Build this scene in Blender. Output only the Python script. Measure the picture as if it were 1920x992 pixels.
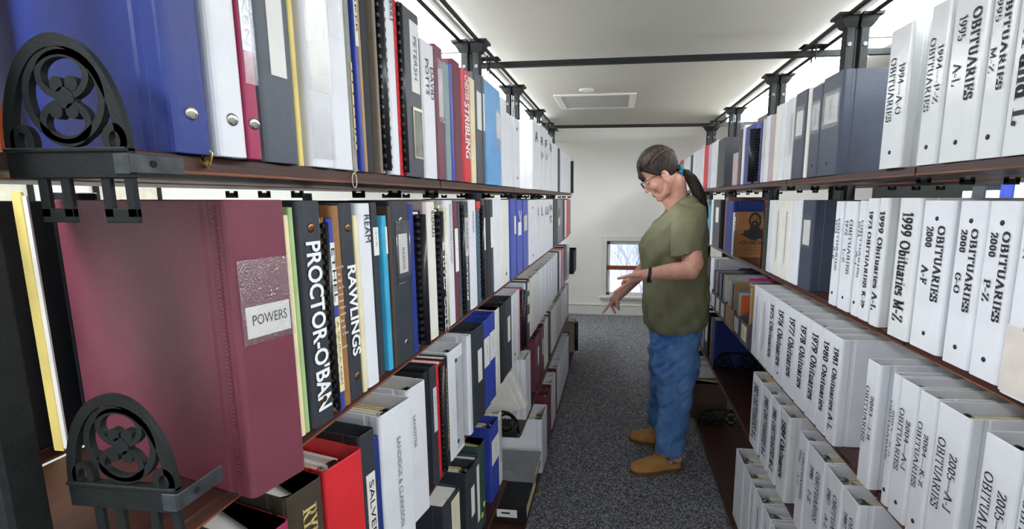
import bpy, bmesh, math, random
from mathutils import Vector, Matrix
random.seed(7)
for _o in list(bpy.data.objects): bpy.data.objects.remove(_o)
S = bpy.context.scene
COL = S.collection
PI = math.pi

# ------------------------------------------------------------------ camera
FPX, PPX, PPY = 920.0, 1045.0, 515.0        # focal length and principal point on the 1920x992 frame
cam_d = bpy.data.cameras.new('camera'); cam = bpy.data.objects.new('camera', cam_d); COL.objects.link(cam)
S.camera = cam
cam_d.sensor_fit = 'HORIZONTAL'; cam_d.sensor_width = 36.0
cam_d.lens = FPX/1920*36.0
cam_d.shift_x = -(PPX-960)/1920; cam_d.shift_y = (PPY-496)/1920
cam_d.clip_start = 0.02; cam_d.clip_end = 200
CAM_H = 1.35
_dy = Vector(((1157-PPX)/FPX, (PPY-371)/FPX, -1.0)).normalized()
_z = Vector((0, -_dy.z, _dy.y)).normalized(); _x = _dy.cross(_z)
cam.matrix_world = Matrix(((*_x, 0), (*_dy, 0), (*_z, CAM_H), (0, 0, 0, 1)))

# ------------------------------------------------------------------ view, world, exposure
S.view_settings.view_transform = 'Standard'; S.view_settings.look = 'None'
S.view_settings.gamma = 1.0; S.view_settings.use_curve_mapping = False
S.view_settings.exposure = -0.25
LAMP_STRENGTH = 28.0
W = bpy.data.worlds.new('world'); S.world = W; W.use_nodes = True
W.node_tree.nodes['Background'].inputs[0].default_value = (0.86, 0.90, 1.0, 1)
W.node_tree.nodes['Background'].inputs[1].default_value = 1.5

sun_d = bpy.data.lights.new('sun', 'SUN'); sun_d.energy = 4.0; sun_d.angle = .05; sun_d.color = (1, .97, .95)
sun = bpy.data.objects.new('sun', sun_d); COL.objects.link(sun); sun.rotation_euler = (math.radians(38), 0, math.radians(-18))

# ------------------------------------------------------------------ materials
def lin(h):
    c = [int(h[i:i+2], 16)/255 for i in (1, 3, 5)]
    return [x/12.92 if x <= .04045 else ((x+.055)/1.055)**2.4 for x in c] + [1]
MATS = {}
def mat(name, hexc, rough=.5, metal=0, var=.08, scale=30, bump=0, bscale=60, spec=.5, coat=0, alpha=1, hex2=None, stretch=None):
    if name in MATS: return MATS[name]
    m = bpy.data.materials.new(name); m.use_nodes = True; nt = m.node_tree; N = nt.nodes; L = nt.links
    b = N['Principled BSDF']
    b.inputs['Roughness'].default_value = rough; b.inputs['Metallic'].default_value = metal
    b.inputs['Specular IOR Level'].default_value = spec; b.inputs['Coat Weight'].default_value = coat
    tc = N.new('ShaderNodeTexCoord'); mp = N.new('ShaderNodeMapping'); L.new(tc.outputs['Object'], mp.inputs[0])
    if stretch: mp.inputs['Scale'].default_value = stretch
    c = lin(hexc)
    n = N.new('ShaderNodeTexNoise'); n.inputs['Scale'].default_value = scale; n.inputs['Detail'].default_value = 4
    L.new(mp.outputs[0], n.inputs['Vector'])
    r = N.new('ShaderNodeValToRGB'); L.new(n.outputs['Fac'], r.inputs[0])
    r.color_ramp.elements[0].position = .32; r.color_ramp.elements[1].position = .68
    c2 = lin(hex2) if hex2 else [min(1, x*(1+var)) for x in c[:3]]+[1]
    c1 = c if hex2 else [x*(1-var) for x in c[:3]]+[1]
    r.color_ramp.elements[0].color = c1; r.color_ramp.elements[1].color = c2
    L.new(r.outputs[0], b.inputs['Base Color'])
    if bump:
        n2 = N.new('ShaderNodeTexNoise'); n2.inputs['Scale'].default_value = bscale; n2.inputs['Detail'].default_value = 3
        L.new(mp.outputs[0], n2.inputs['Vector'])
        bp = N.new('ShaderNodeBump'); bp.inputs['Strength'].default_value = bump; bp.inputs['Distance'].default_value = .002
        L.new(n2.outputs['Fac'], bp.inputs['Height']); L.new(bp.outputs[0], b.inputs['Normal'])
    if alpha < 1: b.inputs['Alpha'].default_value = alpha
    MATS[name] = m
    return m
def emis(name, hexc, st):
    m = bpy.data.materials.new(name); m.use_nodes = True
    b = m.node_tree.nodes['Principled BSDF']
    b.inputs['Base Color'].default_value = (.9, .9, .9, 1)
    b.inputs['Emission Color'].default_value = lin(hexc); b.inputs['Emission Strength'].default_value = st
    return m
VC = dict(white='#e1e3e7', clearw='#dee0e0', cream2='#e2e0d6', cream='#e8dcae', yellow='#ead37a', navyblue='#1f3480', royal='#3346a6',
  crimson='#a32c55', slate='#4a525c', charcoal='#42464d', blackv='#33383f', black='#202226', maroon='#703444', red='#d22a30', tan='#b08c5e',
  taupe='#8a7c6c', sage='#7f9896', sky='#5a9fd6', green='#a6c487', brown='#97693a', cyan='#3fa8cf', darkbrown='#4e3a2c', pinkgrey='#b9a6a8',
  steel='#3f5a6c', grey='#807c84', grey2='#c9c8c2', umber='#3e3528', orange='#d9642b', bluecloth='#5f93b4', ochre='#c98b3c', clear='#b4b6b2',
  forest='#2f4a40', navyslate='#3b4253', plum='#4b3140', lilac='#c6bfd0', patterngrey='#9b9a90')
def vmat(c):
    g = c in ('clearw',)
    return mat('vinyl_'+c, VC[c], rough=.22 if g else (.38 if c in ('white', 'sky', 'red', 'royal', 'cyan') else .45), var=.05 if c in ('white', 'clearw', 'cream2') else .12,
               scale=14, bump=.35 if g else .22, bscale=35 if g else 90, hex2='#d0d2cc' if c == 'patterngrey' else None)
M_paper = mat('paper_white', '#e7e5de', .8, var=.1, scale=8, stretch=(900, 2, 2))
M_aged = mat('paper_aged', '#dcc999', .8, var=.16, scale=8, stretch=(900, 2, 2))
M_card = mat('label_card', '#e6e6e0', .6, var=.03)
M_ink = mat('ink_black', '#22242a', .6, var=.02)
M_grey = mat('ink_grey', '#6f7480', .6, var=.02)
M_wink = mat('ink_white', '#eef0f0', .5, var=.02)
M_gold = mat('ink_gold', '#cdb778', .4, var=.05)
M_chrome = mat('chrome', '#b9b6ac', .22, metal=1, var=.1)
M_copper = mat('copper', '#9a6a45', .3, metal=1, var=.1)
M_iron = mat('black_iron', '#161a19', .62, spec=.3, var=.2, scale=60, bump=.25, bscale=300)
M_wood = mat('shelf_wood', '#4a2719', .42, hex2='#2a1610', scale=6, stretch=(30, 1.2, 40), bump=.1)
M_edge = mat('worn_wood_edge', '#8d5232', .5, hex2='#5a3120', scale=6, stretch=(40, 2, 60))
M_comb = mat('comb_plastic', '#1b1d21', .3, var=.1)
M_pocket = None
def pocketmat():
    global M_pocket
    if M_pocket: return M_pocket
    m = bpy.data.materials.new('clear_film'); m.use_nodes = True; nt = m.node_tree; N = nt.nodes; L = nt.links
    N.remove(N['Principled BSDF']); t = N.new('ShaderNodeBsdfTransparent'); g = N.new('ShaderNodeBsdfGlossy'); mx = N.new('ShaderNodeMixShader')
    g.inputs['Roughness'].default_value = .12; mx.inputs[0].default_value = .14
    n = N.new('ShaderNodeTexNoise'); n.inputs['Scale'].default_value = 40; bp = N.new('ShaderNodeBump'); bp.inputs['Strength'].default_value = .5; bp.inputs['Distance'].default_value = .003
    L.new(n.outputs[0], bp.inputs['Height']); L.new(bp.outputs[0], g.inputs['Normal'])
    L.new(t.outputs[0], mx.inputs[1]); L.new(g.outputs[0], mx.inputs[2]); L.new(mx.outputs[0], N['Material Output'].inputs[0])
    M_pocket = m; return m

# ------------------------------------------------------------------ mesh helpers
def box(bm, x0, x1, y0, y1, z0, z1, mi=0):
    v = [bm.verts.new(p) for p in ((x0,y0,z0),(x1,y0,z0),(x1,y1,z0),(x0,y1,z0),(x0,y0,z1),(x1,y0,z1),(x1,y1,z1),(x0,y1,z1))]
    fs = [bm.faces.new([v[i] for i in f]) for f in ((3,2,1,0),(4,5,6,7),(0,1,5,4),(1,2,6,5),(2,3,7,6),(3,0,4,7))]
    for f in fs: f.material_index = mi
    return v
def bbox(bm, x0, x1, y0, y1, z0, z1, b=.001, mi=0):
    """box with chamfered edges"""
    b = min(b, (x1-x0)*.3, (y1-y0)*.3, (z1-z0)*.3)
    t = bmesh.new(); box(t, x0, x1, y0, y1, z0, z1)
    bmesh.ops.bevel(t, geom=t.edges[:], offset=b, segments=1, affect='EDGES')
    merge(bm, t, mi)
def merge(bm, t, mi=0, M=None):
    mp = {}
    for v in t.verts: mp[v] = bm.verts.new(M @ v.co if M else v.co)
    for f in t.faces:
        try:
            g = bm.faces.new([mp[v] for v in f.verts]); g.material_index = mi; g.smooth = f.smooth
        except ValueError: pass
    t.free()
def rings(bm, loops, closed=True, cap0=True, cap1=True, mi=0, smooth=False):
    vs = [[bm.verts.new(p) for p in l] for l in loops]
    n = len(vs[0])
    for a, b in zip(vs, vs[1:]):
        for i in range(n if closed else n-1):
            j = (i+1) % n
            f = bm.faces.new((a[i], a[j], b[j], b[i])); f.material_index = mi; f.smooth = smooth
    if cap0: f = bm.faces.new(vs[0][::-1]); f.material_index = mi
    if cap1: f = bm.faces.new(vs[-1]); f.material_index = mi
    return vs
def prism(bm, fn, h, ch=.0008, z0=0, mi=0):
    """stack of outlines fn(e): e=inset; chamfered at both ends"""
    rings(bm, [[(x, y, z0+z) for x, y in fn(e)] for z, e in ((0, ch), (ch, 0), (h-ch, 0), (h, ch))], mi=mi)
def tube(bm, pts, rad, n=8, cap=True, mi=0, smooth=True):
    pts = [Vector(p) for p in pts]; loops = []
    rad = rad if isinstance(rad, (list, tuple)) else [rad]*len(pts)
    up = None
    for i, p in enumerate(pts):
        d = (pts[min(i+1, len(pts)-1)]-pts[max(i-1, 0)]).normalized()
        if up is None:
            up = Vector((0, 0, 1)) if abs(d.z) < .9 else Vector((1, 0, 0))
        a = d.cross(up)
        if a.length < 1e-6: a = d.orthogonal()
        a.normalize(); b = a.cross(d).normalized(); up = b
        r = rad[i]
        ra, rb = r if isinstance(r, tuple) else (r, r)
        loops.append([p + a*(ra*math.cos(t)) + b*(rb*math.sin(t)) for t in [2*PI*k/n for k in range(n)]])
    rings(bm, loops, cap0=cap, cap1=cap, mi=mi, smooth=smooth)
def ell(bm, c, r, R=None, nu=16, nv=10, mi=0):
    t = bmesh.new(); bmesh.ops.create_uvsphere(t, u_segments=nu, v_segments=nv, radius=1)
    for f in t.faces: f.smooth = True
    M = Matrix.Translation(Vector(c)) @ (R.to_4x4() if R else Matrix.Identity(4)) @ Matrix.Diagonal((*r, 1))
    merge(bm, t, mi, M)
def cyl(bm, c, r, h, axis='Z', n=16, mi=0):
    d = {'X': Vector((h/2,0,0)), 'Y': Vector((0,h/2,0)), 'Z': Vector((0,0,h/2))}[axis]
    tube(bm, [Vector(c)-d, Vector(c)+d], r, n, mi=mi, smooth=False)
def flatring(bm, outer, inner, y0, y1, mi=0):
    """closed flat band in the XZ plane between two loops, extruded in y"""
    L = [[(x, y0, z) for x, z in outer], [(x, y1, z) for x, z in outer], [(x, y1, z) for x, z in inner], [(x, y0, z) for x, z in inner]]
    vs = [[bm.verts.new(p) for p in l] for l in L]; n = len(outer)
    for k in range(4):
        a, b = vs[k], vs[(k+1) % 4]
        for i in range(n):
            j = (i+1) % n; f = bm.faces.new((a[i], a[j], b[j], b[i])); f.material_index = mi
def bm2me(name, bm, mats, smooth_angle=None):
    bmesh.ops.recalc_face_normals(bm, faces=bm.faces[:])
    me = bpy.data.meshes.new(name); bm.to_mesh(me); bm.free()
    for m in (mats if isinstance(mats, (list, tuple)) else [mats]): me.materials.append(m)
    return me
def obj(name, bm, mats, parent=None, loc=None, rot=None):
    me = bm2me(name, bm, mats) if isinstance(bm, bmesh.types.BMesh) else bm
    o = bpy.data.objects.new(name, me); COL.objects.link(o)
    if parent: o.parent = parent
    if loc: o.location = loc
    if rot: o.rotation_euler = rot
    return o
def tag(o, label=None, cat=None, group=None, kind=None):
    if label: o['label'] = label
    if cat: o['category'] = cat
    if group: o['group'] = group
    if kind: o['kind'] = kind
    return o
def thing(name, label, cat, loc=(0,0,0), rot=(0,0,0), group=None):
    o = bpy.data.objects.new(name, None); COL.objects.link(o); o.empty_display_size = .05
    o.location = loc; o.rotation_euler = rot
    return tag(o, label, cat, group)
def struct(name, bm, m): return tag(obj(name, bm, m), kind='structure')

# ------------------------------------------------------------------ lettering
_fc = {}
def sans(s, bold=False):
    """outline of a line of text from the built-in font, cap height ~1, as (verts, faces, width)"""
    k = (s, bold)
    if k in _fc: return _fc[k]
    cu = bpy.data.curves.new('t', 'FONT'); cu.body = s; cu.size = 1.38; cu.resolution_u = 3
    if bold: cu.offset = .035
    ob = bpy.data.objects.new('t', cu); COL.objects.link(ob)
    me = ob.to_mesh()
    V = [(v.co.x, v.co.y) for v in me.vertices]; F = [tuple(p.vertices) for p in me.polygons]
    ob.to_mesh_clear(); bpy.data.objects.remove(ob); bpy.data.curves.remove(cu)
    _fc[k] = (V, F, max([v[0] for v in V] or [1])); return _fc[k]
def _arc(cx, cy, rx, ry, a0, a1, n=10): return [(cx+rx*math.cos(math.radians(a0+(a1-a0)*i/n)), cy+ry*math.sin(math.radians(a0+(a1-a0)*i/n))) for i in range(n+1)]
def _st(x, y0=0, y1=1, s=.13): return [[(x, y0), (x, y1)], [(x-s, y0), (x+s, y0)], [(x-s, y1), (x+s, y1)]]
GL = {
 'O': (.95, [_arc(.47,.5,.37,.48,0,360,20)]), '0': (.62, [_arc(.3,.5,.2,.48,0,360,16)]), 'Q': (.95, [_arc(.47,.5,.37,.48,0,360,20), [(.45,.1),(.6,-.1),(.85,-.16)]]),
 'B': (.8, _st(.2)+[[(.2,1),(.4,1)]+_arc(.42,.76,.2,.24,90,-90)+[(.2,.52)], [(.42,.52)]+_arc(.42,.26,.27,.26,90,-90)+[(.2,0)]]),
 'I': (.42, _st(.21)), 'T': (.78, [[(.39,0),(.39,1)],[(.26,0),(.52,0)],[(.06,.78),(.08,1),(.7,1),(.72,.78)]]),
 'U': (.86, [[(.2,1),(.2,.3)]+_arc(.44,.28,.24,.27,180,360)+[(.68,1)],[(.06,1),(.34,1)],[(.56,1),(.8,1)]]),
 'A': (.86, [[(.08,0),(.42,1)],[(.42,1),(.76,0)],[(.22,.36),(.62,.36)],[(-.02,0),(.2,0)],[(.62,0),(.88,0)]]),
 'R': (.84, _st(.2)+[[(.2,1),(.42,1)]+_arc(.42,.75,.22,.25,90,-90)+[(.2,.5)],[(.4,.5),(.7,.02),(.84,0)]]),
 'E': (.74, _st(.2)+[[(.2,1),(.62,1),(.64,.8)],[(.2,.52),(.48,.52)],[(.48,.64),(.48,.4)],[(.2,0),(.64,0),(.68,.22)]]),
 'S': (.64, [_arc(.3,.76,.22,.24,30,270,12)+_arc(.3,.26,.24,.26,90,-150,12),[(.5,.98),(.5,.76)],[(.08,.28),(.08,.02)]]),
 'F': (.7, _st(.2)+[[(.2,1),(.6,1),(.62,.8)],[(.2,.52),(.46,.52)],[(.46,.64),(.46,.4)]]),
 'P': (.74, _st(.2)+[[(.2,1),(.42,1)]+_arc(.42,.73,.23,.27,90,-90)+[(.2,.46)]]),
 'G': (.9, [_arc(.46,.5,.36,.48,45,330,18),[(.77,.26),(.77,.44)],[(.58,.44),(.9,.44)],[(.72,.98),(.72,.76)]]),
 'J': (.5, [[(.3,1),(.3,.1)]+_arc(.16,.1,.14,.2,0,-150,8),[(.16,1),(.44,1)]]),
 'K': (.84, _st(.2)+[[(.2,.4),(.66,1)],[(.36,.58),(.74,0)],[(.52,1),(.8,1)],[(.6,0),(.88,0)]]),
 'L': (.72, _st(.2)+[[(.2,0),(.62,0),(.66,.26)]]),
 'M': (1.04, [[(.17,0),(.17,1)],[(.17,1),(.5,.1)],[(.5,.1),(.84,1)],[(.84,1),(.84,0)],[(.05,0),(.29,0)],[(.7,0),(.98,0)],[(.05,1),(.17,1)],[(.84,1),(.98,1)]]),
 'N': (.86, [[(.18,0),(.18,1)],[(.18,1),(.7,0)],[(.7,0),(.7,1)],[(.06,0),(.3,0)],[(.58,1),(.82,1)]]),
 'H': (.9, _st(.2)+_st(.7)+[[(.2,.5),(.7,.5)]]),
 'D': (.9, _st(.2)+[[(.2,1),(.4,1)]+_arc(.4,.5,.38,.5,90,-90,14)+[(.2,0)]]),
 'Y': (.82, [[(.08,1),(.4,.48)],[(.4,.48),(.74,1)],[(.4,.48),(.4,0)],[(.28,0),(.52,0)],[(-.02,1),(.2,1)],[(.62,1),(.86,1)]]),
 'X': (.84, [[(.1,1),(.72,0)],[(.1,0),(.72,1)]]), 'V': (.82, [[(.06,1),(.4,0)],[(.4,0),(.74,1)],[(-.04,1),(.18,1)],[(.62,1),(.84,1)]]),
 'W': (1.1, [[(.06,1),(.32,0)],[(.32,0),(.54,1)],[(.54,1),(.8,0)],[(.8,0),(1.04,1)]]), 'C': (.84, [_arc(.46,.5,.36,.48,45,315,18),[(.72,.98),(.72,.76)]]),
 'Z': (.74, [[(.1,.8),(.12,1),(.62,1),(.1,0),(.64,0),(.68,.22)]]), '-': (.4, [[(.07,.33),(.31,.33)],[(.07,.39),(.31,.39)],[(.07,.36),(.31,.36)]]), ' ': (.32, []), '\u2014': (1.0, [[(.06,.36),(.94,.36)]]),
 '1': (.46, [[(.1,.84),(.25,1),(.25,0)],[(.1,0),(.4,0)]]), '2': (.6, [_arc(.28,.74,.2,.26,170,0,8)+[(.44,.58),(.08,0),(.5,0),(.54,.16)]]),
 '3': (.6, [_arc(.26,.76,.2,.24,150,-90,10)+_arc(.26,.26,.24,.27,90,-150,10)]), '4': (.62, [[(.42,0),(.42,1),(.06,.3),(.58,.3)]]),
 '5': (.6, [[(.5,1),(.16,1),(.12,.55)]+_arc(.26,.3,.24,.3,110,-150,10)]), '6': (.62, [[(.48,1),(.2,.7)]+_arc(.3,.3,.2,.3,150,-210,14)]),
 '7': (.58, [[(.06,.84),(.08,1),(.52,1),(.22,0)]]), '8': (.62, [_arc(.3,.76,.18,.24,0,360,14),_arc(.3,.26,.22,.27,0,360,14)]),
 '9': (.62, [_arc(.3,.68,.2,.3,0,360,14),[(.5,.66),(.42,.3),(.14,0)]]),
 'b': (.62, [[(.14,1),(.14,0)],[(.04,1),(.14,1)],_arc(.32,.32,.2,.33,0,360,14)]), 'i': (.34, [[(.17,0),(.17,.65)],[(.06,.65),(.17,.65)],[(.06,0),(.29,0)],[(.14,.9),(.2,.9)]]),
 't': (.42, [[(.18,.9),(.18,.12)]+[(.26,0),(.38,.06)],[(.04,.65),(.36,.65)]]), 'u': (.64, [[(.14,.65),(.14,.18)]+_arc(.28,.16,.14,.17,180,330,6)+[(.48,.2)],[(.48,.65),(.48,0)],[(.04,.65),(.14,.65)],[(.38,.65),(.48,.65)],[(.48,0),(.58,0)]]),
 'a': (.56, [_arc(.26,.46,.16,.2,160,0,6)+[(.42,.1),(.5,0)],_arc(.24,.18,.17,.19,0,360,12)]), 'r': (.46, [[(.16,0),(.16,.65)],[(.05,.65),(.16,.65)],[(.05,0),(.28,0)],[(.16,.4),(.26,.6),(.4,.6)]]),
 'e': (.54, [[(.08,.36),(.44,.36)]+_arc(.26,.33,.19,.33,0,310,14)]), 's': (.48, [_arc(.22,.48,.14,.17,30,270,8)+_arc(.22,.16,.16,.17,90,-150,8)]),
 'n': (.64, [[(.14,0),(.14,.65)],[(.14,.45),(.26,.64),(.42,.6),(.48,.4),(.48,0)],[(.04,0),(.24,0)],[(.38,0),(.58,0)]]),
 'd': (.62, [[(.46,1),(.46,0)],[(.36,1),(.46,1)],[(.46,0),(.56,0)],_arc(.28,.32,.19,.33,0,360,14)]), 'f': (.42, [[(.16,0),(.16,.8),(.24,.98),(.38,.94)],[(.04,.65),(.32,.65)]]),
 'h': (.64, [[(.14,0),(.14,1)],[(.14,.45),(.26,.64),(.42,.6),(.48,.4),(.48,0)],[(.04,0),(.24,0)],[(.38,0),(.58,0)]]), 'o': (.58, [_arc(.28,.32,.2,.33,0,360,14)]),
}
def _hull(P):
    P = sorted(set(P))
    def half(Q):
        h = []
        for p in Q:
            while len(h) > 1 and (h[-1][0]-h[-2][0])*(p[1]-h[-2][1])-(h[-1][1]-h[-2][1])*(p[0]-h[-2][0]) <= 1e-12: h.pop()
            h.append(p)
        return h
    a, b = half(P), half(P[::-1]); return a[:-1]+b[:-1]
_sc = {}
def serif(s, bold=False):
    k = (s, bold)
    if k in _sc: return _sc[k]
    w, t = (.105, .028) if bold else (.07, .022)
    V, F, x = [], [], 0
    for ch in s:
        adv, st = GL.get(ch, GL[' '])
        for pl in st:
            for p, q in zip(pl, pl[1:]):
                h = _hull([(x+a[0]+dx, a[1]+dy) for a in (p, q) for dx in (-w, w) for dy in (-t, t)])
                if len(h) < 3: continue
                F.append(tuple(range(len(V), len(V)+len(h)))); V += h
        x += adv + (.06 if bold else .03)
    _sc[k] = (V, F, x); return _sc[k]
def letter(parent, s, font, cap, length, at, mode='down', m=None, y=-.0016, bold=False, name='lettering', slant=0):
    """flat raised lettering on a part's front (local -y side); at=(x,z) of the line's start on its baseline"""
    V, F, w = (serif if font == 'serif' else sans)(s, bold)
    sx = length/w
    me = bpy.data.meshes.new(name); P = []
    for a, b in V:
        a = (a + slant*b)*sx; b = b*cap
        P.append((at[0]+b, y, at[1]-a) if mode == 'down' else (at[0]+a, y, at[1]+b) if mode == 'right' else (at[0]-b, y, at[1]+a))
    me.from_pydata(P, [], F); me.materials.append(m or M_ink)
    return obj(name, me, None, parent)
# ------------------------------------------------------------------ room shell
FAR, CEIL = 5.63, 2.12
def carpetmat():
    m = bpy.data.materials.new('carpet'); m.use_nodes = True; nt = m.node_tree; N = nt.nodes; L = nt.links; b = N['Principled BSDF']
    b.inputs['Roughness'].default_value = .95; b.inputs['Specular IOR Level'].default_value = .1
    tc = N.new('ShaderNodeTexCoord')
    v = N.new('ShaderNodeTexVoronoi'); v.inputs['Scale'].default_value = 190; L.new(tc.outputs['Object'], v.inputs['Vector'])
    r = N.new('ShaderNodeValToRGB'); r.color_ramp.interpolation = 'CONSTANT'
    sep = N.new('ShaderNodeSeparateColor'); L.new(v.outputs['Color'], sep.inputs[0]); L.new(sep.outputs[0], r.inputs[0])
    cols = [(0, '#54585f'), (.26, '#92979e'), (.5, '#6e7382'), (.64, '#b4b8ba'), (.8, '#7a7168'), (.88, '#c8c4b4'), (.93, '#8a5a54'), (.965, '#54678c')]
    while len(r.color_ramp.elements) < len(cols): r.color_ramp.elements.new(.5)
    for e, (p, c) in zip(r.color_ramp.elements, cols): e.position = p; e.color = lin(c)
    n = N.new('ShaderNodeTexNoise'); n.inputs['Scale'].default_value = 500; L.new(tc.outputs['Object'], n.inputs['Vector'])
    L.new(r.outputs[0], b.inputs['Base Color'])
    bp = N.new('ShaderNodeBump'); bp.inputs['Strength'].default_value = .6; bp.inputs['Distance'].default_value = .004
    L.new(n.outputs[0], bp.inputs['Height']); L.new(bp.outputs[0], b.inputs['Normal'])
    return m
M_wall = mat('wall_paint', '#edebe4', .8, var=.02, scale=4, bump=.06, bscale=300)
M_ceil = mat('ceiling_paint', '#bfbdb4', .9, var=.03, scale=2, bump=.15, bscale=220)
M_trim = mat('trim_paint', '#e6e4dc', .45, var=.02)
bm = bmesh.new(); box(bm, -2.62, 3.2, -2.6, FAR+.12, -.06, 0); struct('floor', bm, carpetmat())
bm = bmesh.new(); box(bm, -2.62, 3.2, -2.6, FAR+.12, CEIL, CEIL+.06); struct('ceiling', bm, M_ceil)
bm = bmesh.new(); box(bm, -2.66, -2.58, -2.6, FAR, 0, CEIL); struct('wall_left', bm, M_wall)
bm = bmesh.new(); box(bm, 3.1, 3.18, -2.6, FAR, 0, CEIL); struct('wall_right', bm, M_wall)
WX0, WX1, WZ0, WZ1 = -.105, .56, .235, .862
bm = bmesh.new()
for x0, x1, z0, z1 in ((-2.62, WX0, 0, CEIL), (WX1, 3.2, 0, CEIL), (WX0, WX1, 0, WZ0), (WX0, WX1, WZ1, CEIL)): box(bm, x0, x1, FAR, FAR+.12, z0, z1)
struct('wall_far', bm, M_wall)
bm = bmesh.new(); bbox(bm, -2.58, 3.1, FAR-.016, FAR, 0, .11, .004); bbox(bm, -2.58, 3.1, FAR-.024, FAR, .11, .128, .006); struct('baseboard_far', bm, M_trim)
# window: casing, sash, glass, stool
bm = bmesh.new(); e = .062
for x0, x1, z0, z1 in ((WX0-e, WX0, WZ0-.02, WZ1+e), (WX1, WX1+e, WZ0-.02, WZ1+e), (WX0, WX1, WZ1, WZ1+e)): bbox(bm, x0, x1, FAR-.018, FAR+.1, z0, z1, .004)
win = struct('window_1', bm, M_trim)
bm = bmesh.new()
for x0, x1, z0, z1 in ((WX0, WX0+.038, WZ0, WZ1), (WX1-.038, WX1, WZ0, WZ1), (WX0, WX1, WZ1-.04, WZ1), (WX0, WX1, WZ0, WZ0+.03)): bbox(bm, x0, x1, FAR+.014, FAR+.05, z0, z1, .003)
obj('window_sash', bm, mat('sash_vinyl', '#ecece6', .4, var=.03), win)
bm = bmesh.new(); bbox(bm, WX0-.08, WX1+.08, FAR-.045, FAR+.06, WZ0-.035, WZ0-.008, .005); obj('window_sill', bm, M_trim, win)
gm = bpy.data.materials.new('window_glass'); gm.use_nodes = True
_n = gm.node_tree.nodes; _n.remove(_n['Principled BSDF']); _t = _n.new('ShaderNodeBsdfTransparent'); _g = _n.new('ShaderNodeBsdfGlossy'); _x2 = _n.new('ShaderNodeMixShader')
_g.inputs['Roughness'].default_value = .02; _x2.inputs[0].default_value = .06
gm.node_tree.links.new(_t.outputs[0], _x2.inputs[1]); gm.node_tree.links.new(_g.outputs[0], _x2.inputs[2]); gm.node_tree.links.new(_x2.outputs[0], _n['Material Output'].inputs[0])
bm = bmesh.new(); box(bm, WX0+.03, WX1-.03, FAR+.030, FAR+.034, WZ0+.02, WZ1-.03); obj('window_glass', bm, gm, win)
# outside: pale ground, lilac rendered house, bare shrub
bm = bmesh.new(); box(bm, -12, 12, FAR+.2, 30, -.5, -.4); struct('ground_outside', bm, mat('pavement', '#c9d3e2', .9, var=.08, scale=1))
hs = thing('building', 'pale lilac building wall seen through the low window', 'building', (0, 11, -.4))
bm = bmesh.new(); box(bm, -6, 6, 0, .4, 0, 5); obj('wall', bm, mat('lilac_render', '#cfc0e4', .9, var=.04, scale=2, bump=.1), hs)
bm = bmesh.new(); box(bm, -6, 6, -.06, 0, 0, .75); obj('plinth', bm, mat('pale_blue_plinth', '#cfdff2', .9, var=.05), hs)
sh = thing('bare_shrub', 'leafless shrub with thin twigs outside the low window', 'shrub', (.3, 7.6, -.4))
bm = bmesh.new()
def twig(p, d, l, r, n):
    q = p+d*l; tube(bm, [p, (p+q)/2+Vector((random.uniform(-.02, .02), 0, .01)), q], [r, r*.8, r*.6], 5)
    if n:
        for k in range(3):
            dd = (d+Vector((random.uniform(-.7, .7), random.uniform(-.3, .3), random.uniform(-.3, .5)))).normalized(); twig(p+d*l*random.uniform(.5, 1), dd, l*.72, r*.6, n-1)
for k in range(5): twig(Vector((random.uniform(-.3, .3), random.uniform(-.2, .2), 0)), Vector((random.uniform(-.5, .5), 0, 1)).normalized(), .5, .008, 4)
obj('twigs', bm, mat('twig_bark', '#a79aa6', .9), sh)
# wooden brace bar lying across the window
br = thing('wooden_bar', 'red brown wooden bar fixed across the low window', 'bar', (.23, FAR+.02, .53))
bm = bmesh.new(); bbox(bm, -.345, .345, -.012, .012, 0, .048, .002); obj('bar', bm, mat('bar_wood', '#8e4a2c', .5, var=.2, scale=8, stretch=(2, 40, 40)), br)

# ------------------------------------------------------------------ ceiling fixtures
M_lamp = emis('lamp_diffuser', '#f6fbff', LAMP_STRENGTH)
M_house = mat('fixture_enamel', '#e8e8e6', .4, var=.02)
for side, xc, nm in (('left', -.885, 'over the left bookshelf'), ('right', 1.135, 'over the right bookshelf')):
    for k in range(5):
        yc = -.62+k*1.225
        f = \
            thing('ceiling_light', 'long glowing ceiling light %s, %s of five counting from the near end' % (nm, ['first', 'second', 'third', 'fourth', 'fifth'][k]), 'light', (xc, yc, CEIL), group='ceiling lights '+nm)
        bm = bmesh.new(); bbox(bm, -.15, .15, -.61, .61, -.02, 0, .003)
        for s in (-1, 1): bbox(bm, -.14, .14, min(s*.61, s*.598), max(s*.61, s*.598), -.075, -.018, .004)
        obj('housing', bm, M_house, f)
        bm = bmesh.new()
        rings(bm, [[(-.14, y, -.02), (-.125, y, -.055), (-.09, y, -.072), (0, y, -.076), (.09, y, -.072), (.125, y, -.055), (.14, y, -.02)] for y in (-.598, .598)], smooth=False)
        obj('diffuser', bm, M_lamp, f)
v = thing('ceiling_vent', 'grey perforated return air vent in the ceiling', 'vent', (-.18, 4.12, CEIL))
bm = bmesh.new()
for x0, x1, y0, y1 in ((-.31, -.26, -.29, .29), (.26, .31, -.29, .29), (-.26, .26, -.29, -.25), (-.26, .26, .25, .29)): bbox(bm, x0, x1, y0, y1, -.012, 0, .003)
obj('vent_frame', bm, M_trim, v)
vm = mat('perforated_grille', '#9d9b96', .6, hex2='#c6c4be', scale=220)
bm = bmesh.new(); box(bm, -.26, .26, -.25, .25, -.0065, -.001)
for k in range(26): box(bm, -.26, .26, -.248+k*.0193, -.248+k*.0193+.006, -.010, -.006)
obj('grille', bm, vm, v)
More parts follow.
